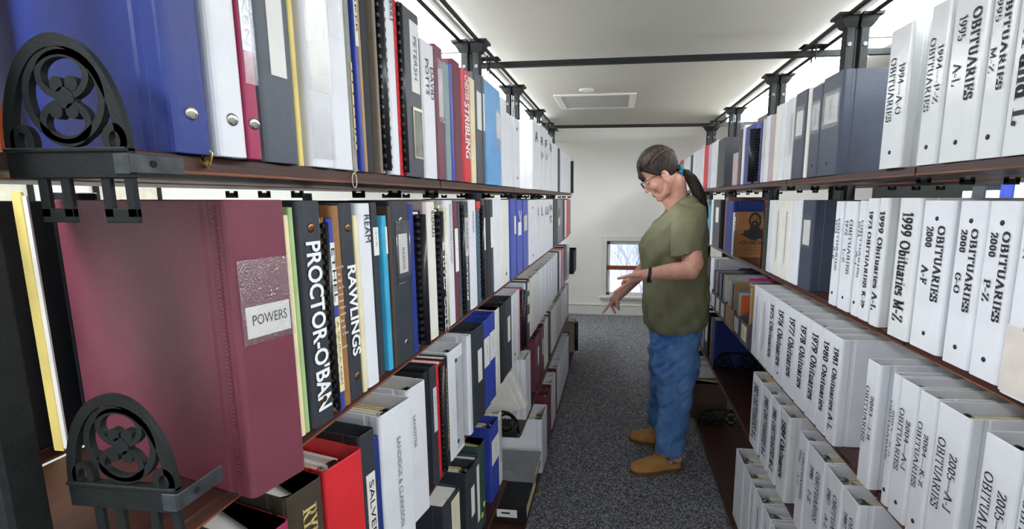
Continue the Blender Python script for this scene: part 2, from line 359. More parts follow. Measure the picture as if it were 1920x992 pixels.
d_ = thing('ceiling_disc', 'small white disc on the ceiling beyond the first black tie bar', 'detector', (-.232, 3.69, CEIL))
bm = bmesh.new(); tube(bm, [(0, 0, 0), (0, 0, -.008), (0, 0, -.012)], [.055, .055, .04], 24); obj('cover', bm, M_trim, d_)

# ------------------------------------------------------------------ steel and wood bookshelves
def ellipse(cx, cz, rx, rz, a0=0, a1=360, n=32):
    return [(cx+rx*math.cos(math.radians(a0+(a1-a0)*k/n)), cz+rz*math.sin(math.radians(a0+(a1-a0)*k/n))) for k in range(n if a1-a0 == 360 else n+1)]
def bracket_bm(w, arches, sgn):
    """cast end bracket in the local XZ plane: arch(es) with rosettes over a base bar; x runs back from the shelf front"""
    bm = bmesh.new(); T2 = .0025; u = w/arches
    for a in range(arches):
        c = (a+.5)*u
        def X(p): return [(sgn*(c+x*u), z*u) for x, z in p]
        if arches == 1:
            o, i = ellipse(0, 0, .5, .78, 0, 180, 28), ellipse(0, 0, .415, .69, 0, 180, 28)
            flatring(bm, X(o+[(-.5, -.02), (.5, -.02)]), X(i+[(-.415, -.02), (.415, -.02)]), -T2, T2)
        for (cx, cz, rx, rz, b) in ((-.04, .36, .33, .33, .055), (-.05, .5, .215, .17, .05), (-.03, .175, .21, .165, .055)):
            flatring(bm, X(ellipse(cx, cz, rx, rz)), X(ellipse(cx, cz, rx-b, rz-b)), -T2, T2)
        for cx, cz, r in ((-.12, .44, .052), (.0, .44, .052), (-.1, .255, .052), (.03, .255, .052), (-.05, .345, .075)):
            tube(bm, [(sgn*(c+cx*u), -T2*1.15, cz*u), (sgn*(c+cx*u), T2*1.15, cz*u)], r*u, 16, smooth=False)
        for cx in (.35, -.4):
            flatring(bm, X(ellipse(cx, .05, .1, .12)), X(ellipse(cx, .05, .045, .065)), -T2, T2)
    if arches > 1:
        hh = .78*u; r = .6*u
        path = lambda e: [(sgn*(r+(r-e)*math.cos(math.radians(180-90*k/12))), (hh-r) + (r-e)*math.sin(math.radians(180-90*k/12))) for k in range(13)] + \
                         [(sgn*(w-r+(r-e)*math.cos(math.radians(90-90*k/12))), (hh-r)+(r-e)*math.sin(math.radians(90-90*k/12))) for k in range(13)]
        flatring(bm, path(0)+[(sgn*w, 0), (0, 0)], path(.08*u)+[(sgn*(w-.08*u), .0), (sgn*.08*u, .0)], -T2, T2)
    a, b = sorted((0, sgn*w))
    bbox(bm, a, b, -T2*1.3, T2*1.3, -.0225, 0, .001); bbox(bm, a, b, -T2*2, T2*1.6, -.003, .0005, .0008)
    return bm
def feet_of(par, loc, w, sgn, n, dz=.037):
    T2 = .002
    for k in range(n):
        bm = bmesh.new(); x0 = k*w/max(1, n-.35)*.86; q = .028
        for p0, p1, z0, z1 in ((0, .008, -dz+.004, -.022), (q-.008, q, -dz+.004, -.022), (0, q, -dz, -dz+.011)):
            bbox(bm, *sorted((sgn*(x0+p0), sgn*(x0+p1))), -T2, T2, z0, z1, .0006)
        obj('bracket_foot', bm, M_iron, par, loc)
def tab_bm(sgn):
    bm = bmesh.new(); bbox(bm, *sorted((-sgn*.0008, -sgn*.0025)), -.004, .042, -.0185, -.004, .0006)
    bbox(bm, *sorted((-sgn*.001, sgn*.012)), -.0045, -.0028, -.0195, -.004, .0008)
    cyl(bm, (-sgn*.0026, .014, -.011), .0028, .0012, 'X', 12, 1)
    return bm
M_hole = mat('hole_black', '#0c0d0d', .9)
M_tab = mat('worn_steel', '#4a4f52', .4, metal=.6, var=.3, scale=80)
def board(unit, xf, sgn, depth, y0, y1, z, th=.0165):
    bm = bmesh.new(); bbox(bm, *sorted((xf, xf+sgn*depth)), y0, y1, z-th, z-.0003, .0012)
    b = obj('shelf_board', bm, M_wood, unit)
    bm = bmesh.new(); bbox(bm, *sorted((xf-sgn*.0007, xf+sgn*.002)), y0, y1, z-th-.0004, z-th+.0026, .0004)
    tag(obj('worn_edge', bm, M_edge, b), 'lighter worn lower edge')
def bracket(unit, xf, y, z, sgn, w, arches, full=True, feet=2):
    if full:
        b = obj('end_bracket', bracket_bm(w, arches, sgn), M_iron, unit, (xf, y, z))
        obj('edge_tab', tab_bm(sgn), [M_tab, M_hole], b)
        if feet: feet_of(b, None, w, sgn, feet, .056)
    else: feet_of(unit, (xf, y, z), w, sgn, feet)
def post(unit, x, y, top=2.0):
    bm = bmesh.new()
    for s in (-1, 1):
        bbox(bm, *sorted((x+s*.010, x+s*.042)), y-.022, y+.022, .0, top-.004, .003)
        rings(bm, [[(x+s*p, y+q, z) for p, q in ((.006, -w_), (e2, -w_), (e2, w_), (.006, w_))] for z, e2, w_ in ((top-.05, .047, .023), (top-.03, .062, .03), (top-.012, .068, .034), (top-.011, .08, .042), (top, .08, .042))])
    bbox(bm, x-.004, x+.004, y-.008, y+.008, 0, top+.004, .001)
    p = obj('upright_post', bm, M_iron, unit)
    bm = bmesh.new()
    for s in (-1, 1): cyl(bm, (x+s*.028, y-.0225, top-.11), .008, .004, 'Y', 12)
    obj('bolt', bm, M_chrome if False else M_tab, p)
UL = thing('bookshelf', 'long black iron and dark wood bookshelf along the left of the aisle', 'bookshelf', (0, 0, 0))
UR = thing('bookshelf', 'long black iron and dark wood bookshelf along the right of the aisle', 'bookshelf', (0, 0, 0))
ORD_ = None
LB_ = [.338, 1.004, 1.74, 2.36, 3.0, 3.6, 4.02]
for a, b in zip(LB_, LB_[1:]):
    board(UL, -.366, -1, .25, a+.003, b-.003, 1.387)
    board(UL, -.390, -1, .24, a+.003, b-.003, 1.055)
    board(UL, -.420, -1, .22, a+.003, b-.003, .68)
    if a > 1.7: board(UL, -.380, -1, .25, max(a, 1.88)+.003, b-.003, .385)
    if b < 1.75: board(UL, -.400, -1, .22, a+.003, min(b, 1.70)-.003, .285)
    board(UL, -.330, -1, .31, a+.003, b-.003, .10, .022)
    board(UL, -.67, -1, .25, a+.003, b-.003, 1.387); board(UL, -.67, -1, .25, a+.003, b-.003, .70); board(UL, -.67, -1, .25, a+.003, b-.003, 1.055)
for z in (1.387, ): bracket(UL, -.362, .337, z, -1, .106, 1)
bracket(UL, -.352, .330, 1.118-.002, -1, .100, 1)
for y in LB_[1:]: bracket(UL, -.372, y, 1.387, -1, .25, 2, full=False, feet=3)
for y in LB_: bracket(UL, -.675, y, 1.387, -1, .24, 2, full=False, feet=3)
bracket(UL, -.385, 1.882, .385, -1, .24, 2, feet=0)
bracket(UL, -.337, 2.045, .10, -1, .24, 2, feet=0)
for y in (2.26, 3.15, 4.0, 4.9): post(UL, -.66, y, 2.038)
bm = bmesh.new(); bbox(bm, -.54, -.4635, .294, .322, 0, 1.99, .003); bbox(bm, -.496, -.488, .290, .325, 0, 1.99, .002); obj('upright_post', bm, M_iron, UL)
for y in (1.00, 1.74, 2.36, 3.0, 3.6):
    bm = bmesh.new(); bbox(bm, -.668, -.660, y-.012, y+.012, 0, 1.36, .001); obj('back_strut', bm, M_iron, UL)
RB_ = [.05, .45, 1.09, 1.86, 2.74, 3.55, 4.4, 5.0]
for a, b in zip(RB_, RB_[1:]):
    board(UR, .597, 1, .25, a+.003, b-.003, 1.413, .018)
    board(UR, .612, 1, .25, a+.003, b-.003, 1.053)
    board(UR, .590, 1, .25, a+.003, b-.003, .70)
    board(UR, .552, 1, .28, a+.003, b-.003, .395 if b < 2.9 else .40)
    board(UR, .482, 1, .34, a+.003, b-.003, .06, .022)
    board(UR, .93, 1, .25, a+.003, b-.003, 1.413); board(UR, .93, 1, .25, a+.003, b-.003, .72)
for y in RB_[2:]:
    bracket(UR, .60, y, 1.413, 1, .25, 2, full=False, feet=3); bracket(UR, .935, y, 1.413, 1, .24, 2, full=False, feet=3)
bracket(UR, .556, 2.742, .397, 1, .25, 2, feet=0); bracket(UR, .487, 2.742, .06, 1, .25, 2, feet=0)
for y in (2.12, 3.05, 4.08, 5.05): post(UR, .895, y, 2.038)
bm = bmesh.new(); box(bm, .845, .853, 1.9, 3.5, .40, .68); obj('back_panel', bm, M_wood, UR)
bm = bmesh.new(); bbox(bm, .50, .83, .45, 5.0, 0, .036, .002); obj('kick_plate', bm, M_iron, UR)
bm = bmesh.new(); bbox(bm, -.64, -.35, .36, 4.0, 0, .076, .002); obj('kick_plate', bm, M_iron, UL)
for U, xs, z in ((UL, (-.62, -.70), 2.038), (UR, (.855, .935), 2.038)):
    for x in xs:
        bm = bmesh.new(); bbox(bm, x-.008, x+.008, -.4, 5.2, z-.012, z+.001, .003); obj('top_rail', bm, M_iron, U)
for y0, y1, nm in ((2.56, 2.535, 'nearer'), (4.75, 4.80, 'farther')):
    t = thing('tie_bar', '%s black steel bar spanning the aisle between the shelf tops' % nm, 'bar', (0, 0, 0), group='tie bars across the aisle')
    bm = bmesh.new(); z = 1.9985; w = .0125
    rings(bm, [[(x, y-w, z), (x, y+w, z), (x, y+w, z+.026), (x, y-w, z+.026)] for x, y in ((-.80, y0), (1.25, y1))]); obj('bar', bm, M_iron, t)
    for xc, yc in ((-.66, y0), (.895, y1)):
        bm = bmesh.new(); bbox(bm, xc-.06, xc+.06, yc-.035, yc+.035, z+.0415, z+.047, .002)
        for s in (-.05, .05): cyl(bm, (xc+s*.0, yc+s*.5, z+.015), .004, .07, 'Z', 8); cyl(bm, (xc, yc+s*.5, z+.05), .008, .008, 'Z', 8)
        obj('clamp', bm, M_iron, t)
# ------------------------------------------------------------------ binders and books (local frame: x along the shelf, y into the shelf, z up, spine at y=0)
def u_outline(t, d, th, groove=True, rnd=None):
    r = min(.007, t*.3) if rnd is None else rnd
    def fn(e):
        o = []
        a, b = -t/2+e, t/2-e
        g = .0012 if groove and t > .016 else 0
        ys = [d-e]+([.034, .031, .024, .021] if groove else [])
        for y in ys: o.append((a + (g if y in (.031, .024) else 0), y))
        for k in range(5):
            q = PI + PI/2*k/4; o.append((a+r + r*math.cos(q), e+r + r*math.sin(q)))
        for k in range(5):
            q = 1.5*PI + PI/2*k/4; o.append((b-r + r*math.cos(q), e+r + r*math.sin(q)))
        for y in ys[::-1]: o.append((b - (g if y in (.031, .024) else 0), y))
        o += [(b-th+2*e, d-e), (b-th+2*e, th-e), (a+th-2*e, th-e), (a+th-2*e, d-e)]
        return o
    return fn
def rivet(par, x, z, m=None, r=.0048):
    bm = bmesh.new()
    tube(bm, [(x, .0005, z), (x, -.0008, z), (x, -.0016, z), (x, -.0018, z)], [r*1.25, r*1.2, r*.9, r*.3], 14)
    obj('rivet', bm, m or M_chrome, par)
def ring_set(par, t, h, near=-1):
    """metal spine plate, top booster lever and the uppermost ring of an open-topped binder"""
    bm = bmesh.new(); w = min(.011, t*.22); R = min(.021, t*.36)
    box(bm, -w, w, .006, .0085, .012, h-.02)
    tube(bm, [(0, .008, h-.02), (0, .016, h-.012), (0, .026, h-.009), (0, .033, h-.012)], [(w*.8, .0015), (w*.8, .0015), (w*.7, .0014), (w*.4, .0012)], 8)
    for z in (h-.026, h*.5, .04):
        tube(bm, [(R*math.cos(a), .010+R*.95+R*math.sin(a), z) for a in [2*PI*k/16 for k in range(17)]], min(.0024, t*.04), 6, cap=False)
    obj('ring_mechanism', bm, M_ring, par)
def pages_bm(x0, x1, y0, y1, z0, h, n, rough=.006, aged=0):
    bm = bmesh.new(); w = (x1-x0)/n
    for k in range(n):
        mi = 1 if (aged and random.random() < (.75 if aged > 1 else .3)) else 0
        box(bm, x0+k*w, x0+(k+1)*w*.999 if k < n-1 else x1, y0+random.uniform(0, .004), y1-random.uniform(0, .012), z0, h-random.uniform(0, rough), mi)
    return bm
def binder(par, t, h, d, color, o, side):
    th = min(.0034, t*.2)
    cm = vmat(color)
    bm = bmesh.new(); prism(bm, u_outline(t, d, th), h)
    cov = obj('cover', bm, cm, par)
    near = -1 if side == 'L' else 1
    full = o.get('full', 0)
    if full and t > .02:
        in0, in1 = -t/2+th+.001, t/2-th-.001
        wd = in1-in0
        a, b = (in0+wd*.22, in1-wd*.04) if near < 0 else (in0+wd*.04, in1-wd*.22)
        bm = pages_bm(a, b, .042, d-.012, .006, h-.020, max(3, int(wd/.007)), .012, full)
        ring_set(par, t, h, near)
    else:
        bm = pages_bm(-t/2+th+.0006, t/2-th-.0006, .012, d-.012, .006, h-.006, max(1, min(4, int(t/.012))), .004)
    obj('pages', bm, [M_paper, M_aged], par)
    rv = o.get('rv', 0)
    if rv: rivet(par, 0, .034, M_copper if o.get('rvc') else (M_ink if side == 'R' or (color in ('white', 'clearw', 'cream2') and t > .07) else M_chrome), .0036 if side == 'R' else .0048)
    if rv > 1: rivet(par, 0, h-.034, M_copper if o.get('rvc') else (M_ink if side == 'R' or (color in ('white', 'clearw', 'cream2') and t > .07) else M_chrome), .0036 if side == 'R' else .0048)
    if o.get('hinge'):
        bm = bmesh.new(); xs = near*t/2
        for k in range(70):
            z = .004+(h-.008)*k/70
            box(bm, min(xs, xs+near*.0011), max(xs, xs+near*.0011), .0125, .0185, z, z+(h-.008)/70*.6)
        obj('hinge_seam', bm, cm, par)
    if o.get('rip'):
        bm = bmesh.new(); xs = near*(t/2+.0004)
        for k in range(13):
            z = .03+(h-.08)*k/13
            tube(bm, [(xs, .05, z), (xs, .11, z+.018), (xs, .17, z+.03), (xs, .22, z+.036)], [(.0012, .003), (.0018, .005), (.0018, .005), (.0012, .003)], 6)
        tag(obj('film_ripples', bm, cm, par), 'rippled clear cover film')
    return cov
def book(par, t, h, d, color, o, side, cloth=True):
    th = min(.003, t*.18); cm = mat('cloth_'+color, VC[color], .62, var=.1, scale=60, bump=.2, bscale=500)
    bm = bmesh.new(); prism(bm, u_outline(t, d, th, groove=t > .02, rnd=t*.42 if t < .03 else .012), h)
    cov = obj('cover', bm, cm, par)
    obj('pages', pages_bm(-t/2+th, t/2-th, th+.002, d-.005, .004, h-.005, 1, 0), [M_paper if color in ('crimson', 'umber') else M_aged], par)
    return cov
def comb(par, t, h, d, color, o, side):
    cm = mat('cloth_'+color, VC[color], .5, var=.1, scale=60)
    bm = bmesh.new()
    for sx in (-1, 1): bbox(bm, *sorted((sx*t/2, sx*(t/2-(.0012 if color != 'red' or sx > 0 else t*.4)))), .002 if color == 'red' else .006, d, 0, h, .0004)
    obj('cover', bm, cm, par)
    obj('pages', pages_bm(-t/2+.0014, t/2-.0014, .007, d-.003, .002, h-.002, 1, 0), [M_paper if color != 'tan' else M_aged], par)
    bm = bmesh.new(); r = t*.34; n = 19
    xo = t*.2 if color == 'red' else 0; r = t*.22 if color == 'red' else r
    tube(bm, [(xo, -.001, .006), (xo, -.001, h-.006)], [(r, min(r, .008))]*2, 12)
    for k in range(n):
        z = .010+(h-.024)*k/(n-1)
        bbox(bm, -t*.52 if color != 'red' else -t*.16, t*.52, -min(r, .008)*.7, .012, z, z+.0065, .0008)
    obj('comb_spine', bm, M_comb if color != 'cream' else mat('comb_cream', '#d8d2bc', .4), par)
def thin(par, t, h, d, color, o, side):
    cm = vmat(color); th = min(.0016, t*.25)
    bm = bmesh.new(); prism(bm, u_outline(t, d, th, groove=False, rnd=min(.003, t*.4)), h)
    obj('cover', bm, cm, par)
    obj('pages', pages_bm(-t/2+th, t/2-th, th+.001, d-.006, .003, h-.004, 1, 0), [M_paper], par)
BUILD = dict(binder=binder, book=book, comb=comb, thin=thin)
def card(par, x0, x1, z0, z1, m=None, y=-.0009, name='spine_label', lab=None):
    bm = bmesh.new(); bbox(bm, x0, x1, y, .0002, z0, z1, .0002)
    o = obj(name, bm, m or M_card, par)
    if lab: o['label'] = lab
    return o
def film(par, x0, x1, z0, z1, y=-.0022):
    bm = bmesh.new(); bbox(bm, x0, x1, y, y+.0005, z0, z1, .0001)
    return tag(obj('label_pocket', bm, pocketmat(), par), 'clear plastic pocket')
def lines(par, t, x, z0, z1, n, seed, m=None, w=.0012):
    """small typed text too fine to read: short dashes along a column"""
    rr = random.Random(seed); bm = bmesh.new()
    for k in range(n):
        xx = x + (k-(n-1)/2)*w*3.2; z = z1
        while z > z0+.004:
            l = rr.uniform(.004, .014); box(bm, xx-w/2, xx+w/2, -.0012, -.0010, max(z0, z-l), z); z -= l+.003
    return obj('lettering', bm, m or M_grey, par)

# special dressing of single spines: name fragment -> function(par, t, h)
def T(par, t, h, s, f0, f1, cap, xo=0, font='sans', m=None, bold=False, y=-.0016):
    """line of lettering running down the spine from fraction f0 to f1 of the height; cap height = cap*t; xo = shift of the line's middle in t"""
    return letter(par, s, font, cap*t, (f1-f0)*h, (xo*t-cap*t/2, h-f0*h), 'down', m, y, bold)
def dress(par, desc, t, h, side, o):
    D = desc
    def has(s): return s in D
    W_ = dict(m=M_wink, bold=True)
    if side == 'R' and 'OBITUARIES' in D:
        w = D.split('lettered ')[1].split(' with')[0].split(' on ')[0].split(' ')
        if w[0] == 'OBITUARIES':
            yr = w[1]; rest = w[2] if len(w) > 2 else ''
            if yr in ('1994', '2003', '2004', '2005', '2006'):
                T(par, t, h, yr+'---'+rest if rest else yr, .26, .62, .22, .2, 'serif'); T(par, t, h, 'OBITUARIES', .2, .66, .24, -.2, 'serif')
            else:
                T(par, t, h, 'OBITUARIES', .16, .66, .22, .2, 'serif', bold=yr in ('2000', '1995'))
                T(par, t, h, yr, .17, .31, .2, -.17, 'serif', bold=yr == '2000')
                if rest: T(par, t, h, rest, .43, .56 if len(rest) == 3 else .6, .2, -.2, 'serif', bold=yr == '2000')
        else:
            s = w[0]+(' OBITUARIES ' if w[0] in ('1982', '1983', '1973') else ' Obituaries ')+(w[2] if len(w) > 2 else '')
            T(par, t, h, s.strip(), .1, .88 if len(w) > 2 else .8, .46 if w[0] != '1973' else .3, 0, 'serif', bold=True, m=M_ink)
        if 'buff' in D: card(par, -t*.47, t*.47, .004, h*.36, mat('buff', '#d3cac0', .6), lab='buff paper label')
        return
    if has('A AND L'): T(par, t, h, '1996  A and L', .05, .86, .42, 0, 'serif', bold=True)
    elif has('1988 M-Z'): T(par, t, h, '1988 M-Z', .2, .7, .3, 0, 'serif')
    elif has('faint typed') or has('typed spine') or has('spine print') or has('printed spine') or has('column of type'):
        lines(par, t, 0, h*.2, h*.86, 2 if t > .07 else 1, sum(map(ord, D)) % 99, M_ink if 'bold' in D else M_grey, .0035 if 'bold' in D else .0022)
    elif has('ONKEN'):
        l = card(par, -t*.36, t*.3, .1, h-.004, mat('label_lined', '#dfe3e6', .6)); bm = bmesh.new(); box(bm, t*.3, t*.42, -.001, .0002, .1, h-.004); obj('label_border', bm, vmat('royal'), par)
        letter(par, 'HN  ONKEN', 'sans', t*.42, .13, (-t*.24, .235), 'down', M_grey); film(par, -t*.42, t*.46, .07, h-.002)
    elif has('long white spine label'): card(par, -t*.16, t*.26, h*.3, h-.003)
    elif has('wrinkled pocket'): card(par, -t*.36, t*.42, h*.3, h-.004, mat('insert_paper', '#dcdcd4', .4)); film(par, -t*.46, t*.46, .01, h-.002)
    elif has('taped corner'): film(par, -t*.4, t*.2, h*.55, h*.95)
    elif has('gold letters'): lines(par, t, 0, .03, h*.5, 1, 5, M_gold, .004)
    elif has('PARKER'): card(par, -t*.45, t*.45, h*.58, h-.002); T(par, t, h, 'PARKER', .1, .36, .5)
    elif has('PERRY'): T(par, t, h, 'PERRY', .08, .21, .42, .1)
    elif has('metal holder'):
        card(par, -t*.1, t*.36, h*.52, h*.94, lab='white typed label'); T(par, t, h, 'PETERSH', .14, .4, .2, .14, m=M_grey)
        bm = bmesh.new()
        for x0, x1, z0, z1 in ((-.12, -.08, .12, .42), (.38, .42, .12, .42), (-.12, .42, .41, .43), (-.12, .42, .115, .13)): bbox(bm, x0*t, x1*t, -.002, .0002, z0*h, z1*h, .0002)
        bbox(bm, -.08*t, .38*t, -.0008, .0002, .12*h, .42*h, .0001, 1)
        obj('label_holder', bm, [mat('brass_grey', '#b8b59c', .35, metal=.6), mat('holder_card', '#85877c', .7, var=.2)], par)
    elif has('DAVID POTTS'): T(par, t, h, 'DAVID', .16, .4, .26, .22, m=M_ink); T(par, t, h, 'POTTS', .12, .38, .26, -.16, m=M_ink)
    elif has('torn spine label'): card(par, -t*.2, t*.3, h*.48, h*.84, mat('torn_label', '#d3c6c8', .6, var=.3, scale=120)); film(par, -t*.3, t*.42, h*.44, h*.9)
    elif has('STRIBLING'): T(par, t, h, 'CHESTER', .04, .26, .5, .05, **W_); T(par, t, h, 'STRIBLING', .28, .78, .62, 0, **W_)
    elif has('PROCTOR'): T(par, t, h, "PROCTOR-O'BAN", .17, .93, .6, .02, **W_)
    elif has('RAWLINGS'): T(par, t, h, 'RAWLINGS', .3, .77, .6, .05, **W_)
    elif has('yellow taped'):
        card(par, -t*.5, t*.46, h*.1, h*.5, mat('masking_tape', '#e3d6a4', .7), lab='yellowed masking tape'); card(par, -t*.4, t*.4, h*.56, h*.88); T(par, t, h, 'ETHEL', .14, .42, .6); T(par, t, h, 'A QUICK FAM', .52, .86, .4, m=M_grey)
    elif has('white title lines'):
        for k, s in enumerate(['ace A.', 'incy', 'And', 'sie L', 'nger', 'heir', 'stors', 'ndant', 'And', 'lied', 'milies', '', 'uiney']):
            if s: letter(par, s, 'serif', t*.2, t*.14*len(s), (-t*.44, h*(.70-.033*k)), 'right', M_wink)
    elif has('REAM'): T(par, t, h, 'REAM', .055, .205, .42, .12)
    elif has('thin dark report'): card(par, -t*.45, t*.45, h*.7, h*.86); lines(par, t, 0, h*.74, h*.84, 1, 4)
    elif has('cyan pocket'): card(par, t*.02, t*.4, h*.76, h*.93)
    elif has('RESIDE'):
        card(par, -t*.18, t*.3, h*.56, h*.8); T(par, t, h, 'RESIDE', .28, .42, .14, .05, m=M_grey); film(par, -t*.3, t*.4, h*.53, h*.88)
        bm = bmesh.new(); ribbon = [(-.32, .88), (-.32, .5), (.42, .5), (.42, .88)]
        for (a, b), (c, d_) in zip(ribbon, ribbon[1:]): tube(bm, [(a*t, -.002, b*h), (c*t, -.002, d_*h)], .0006, 5)
        obj('pocket_edge', bm, M_chrome, par)
    elif has('RIEMAN'): T(par, t, h, 'RIEMAN', .06, .25, .34, .12)
    elif has('comb letters'): T(par, t, h, "& RIVES' COLE", .26, .98, .55, 0, y=-.0105, **W_)
    elif has('cream comb'): lines(par, t, 0, h*.2, h*.9, 1, 9, M_ink, .0025)
    elif has('ROBERTSON'): T(par, t, h, 'ROBERTSON FAMILY HISTORY', .03, .5, .24, .1, m=M_grey)
    elif has('slim maroon binder with white label'): card(par, -t*.42, t*.42, h*.42, h*.78)
    elif has('KINE'): T(par, t, h, 'WATKINE', .42, .86, .55, 0, y=-.0105, **W_)
    elif has('VANCE'): card(par, -t*.28, t*.3, h*.52, h*.86); T(par, t, h, 'VANCE', .17, .42, .3, .02); film(par, -t*.36, t*.38, h*.5, h*.9)
    elif has('VANNIER'): T(par, t, h, 'VANNIER', .1, .3, .24, .05, m=M_grey)
    elif has('red top'):
        bm = bmesh.new(); bbox(bm, -t*.5, t*.5, -.001, .1, h-.02, h+.001); tag(obj('top_band', bm, vmat('red'), par), 'red band at the top')
    elif has('white spine card') or has('tall white label'): card(par, -t*.4, t*.4, h*.5, h*.82)
    elif has('edge label'): card(par, t*.2, t*.46, h*.55, h*.78)
    elif has('hanging tag'):
        card(par, -t*.24, t*.3, h*.52, h*.7); bm = bmesh.new(); tube(bm, [(-t*.2, -.003, h*.85), (0, -.002, h*.7), (t*.24, -.003, h*.85)], .002, 5); obj('tag_string', bm, M_card, par)
    elif has('card pocket'): card(par, -t*.3, t*.25, h*.56, h*.78); film(par, -t*.36, t*.44, h*.54, h*.82)
    elif has('marked A AND') : pass
    elif has('marked'):
        L = D.split('marked ')[1]
        if L.startswith('PA'): letter(par, 'PA', 'sans', .04, t*.62, (-t*.3, h*.76), 'right'); letter(par, 'PZ', 'sans', .04, t*.5, (-t*.3, h*.54), 'right')
        elif ' and ' in L:
            a, b = L.split(' and '); letter(par, a, 'sans', .04, t*.6, (-t*.32, h*.7), 'right', M_ink); letter(par, b, 'sans', .03, t*.5, (-t*.2, h*.5), 'right', M_grey)
        else: letter(par, L, 'sans', .045, t*.4*len(L)**.7, (-t*.2, h*.72), 'right', M_ink)
    elif has('pictures on its spine'):
        for z0, z1, c in ((.6, .78, '#5d6b46'), (.4, .56, '#d8d6cf')): card(par, -t*.25, t*.25, h*z0, h*z1, mat('pic'+c[1:], c, .6, var=.35, scale=90), name='picture_label')
    elif has('RYND'): T(par, t, h, 'RYND', .1, .34, .34, .05, 'serif', m=M_gold, bold=True)
    elif has('SALVERS'): card(par, -t*.24, t*.3, h*.1, h*.74); T(par, t, h, 'SALVERS', .3, .72, .3, .05)
    elif has('SANDIDGE'): T(par, t, h, 'SANDIDGE & CLARKSON', .2, .82, .12, .02, m=M_grey)
    elif has('full of yellow papers'): T(par, t, h, 'SANGSTER', .2, .44, .14, -.2, m=M_grey)
    elif has('pale spine label'): card(par, -t*.3, t*.3, h*.45, h*.82, mat('label_grey', '#c9cdd2', .6)); lines(par, t, 0, h*.5, h*.78, 1, 3)
    elif has('gold lettered'): lines(par, t, t*.1, .04, h*.9, 1, 12, M_gold, .003)
    elif has('clear pocket and rivets'): lines(par, t, 0, h*.3, h*.7, 1, 8); film(par, -t*.1, t*.44, h*.05, h*.9)
    elif has('narrow white label') or has('long white label') or has('silver spine label'): card(par, -t*.1, t*.24, h*.42, h*.76)
    elif has('faded picture'): card(par, -t*.3, t*.36, h*.3, h*.9, mat('faded_print', '#d3c8c4', .5, var=.2, hex2='#b9a7aa', scale=90), name='picture_label')
    elif has('white label strip'): card(par, -t*.3, t*.3, h*.2, h*.9)
    elif has('white card'): card(par, -t*.42, t*.4, h*.48, h*.8); lines(par, t, 0, h*.6, h*.72, 2, 6)
    elif has('three labels'):
        for z in (.82, .6, .3): card(par, -t*.2, t*.36, h*z, h*(z+.13))
    elif has('maroon binder with white label') or has('slim label'): card(par, t*.05, t*.3, h*.4, h*.74)
    elif has('buff label strip'): card(par, -t*.1, t*.4, h*.5, h*.96, mat('buff2', '#d9d2b4', .6))
    elif has('yellow stickers'):
        for x, z in ((.1, .25), (-.25, .16)):
            bm = bmesh.new(); cyl(bm, (x*t, -.0006, z*h), .009, .0012, 'Y', 18); tag(obj('round_sticker', bm, mat('sticker', '#c6d84a', .5), par), 'round yellow green sticker')
    elif has('taped label'):
        card(par, -t*.3, t*.36, h*.52, h*.8, mat('silver_tape', '#b7b9b8', .3, var=.25, scale=60, bump=.6, bscale=80)); film(par, -t*.4, t*.46, h*.48, h*.84); lines(par, t, 0, h*.56, h*.76, 2, 7, M_ink, .003)
    elif has('white label sleeve') or has('white label holder'): card(par, -t*.28, t*.3, h*.5, h*.78); film(par, -t*.36, t*.4, h*.46, h*.84)
    elif has('white spine label') or has('white label'): card(par, -t*.3, t*.36, h*.5, h*.84)
    elif has('label pocket'): card(par, t*.18, t*.44, h*.5, h*.76); film(par, t*.1, t*.48, h*.36, h*.8)
    elif has('label edge'): card(par, t*.1, t*.42, h*.3, h*.8, mat('label_greyed', '#b6b8b8', .6))
    elif has('dark gap'): pass
def kindname(kind, desc):
    if kind == 'binder': return 'ring_binder', 'binder'
    if kind == 'comb': return 'comb_bound_book', 'book'
    if kind == 'book': return 'hardcover_book', 'book'
    for w in ('folder', 'report', 'booklet', 'paperback', 'binder', 'notebook'):
        if w in desc: return w, ('binder' if w == 'binder' else 'folder' if w == 'folder' else 'book')
    return 'paperback', 'book'
TIER = {'L1': 'top left shelf', 'L2': 'second left shelf', 'L3': 'third left shelf', 'L4': 'fourth left shelf', 'L5': 'bottom left shelf', 'LB': 'lowest near left shelf',
        'R1': 'top right shelf', 'R2': 'second right shelf', 'R3': 'third right shelf', 'R4': 'fourth right shelf', 'R5': 'bottom right shelf'}
ORD = ['', 'first', 'second', 'third', 'fourth', 'fifth', 'sixth', 'seventh', 'eighth', 'ninth', 'tenth', 'eleventh', 'twelfth']
NUM = ['', 'one', 'two', 'three', 'four', 'five', 'six', 'seven', 'eight', 'nine', 'ten', 'eleven', 'twelve']
def short(desc):
    for k in (' with ', ' full ', ' at the ', ' turned ', ' jutting '): desc = desc.split(k)[0]
    if 'lettered ' in desc:
        w = desc.split('lettered ')[1]; return ' '.join(w.split(' ')[:3])+' binder' if 'binder' in desc else w+' book'
    if 'labelled ' in desc: return desc.split('labelled ')[1]+' binder'
    return desc.replace(' marked', ' marked')
M_ring = mat('ring_metal', '#8f8b80', .3, metal=1, var=.2)
ROWS = {}
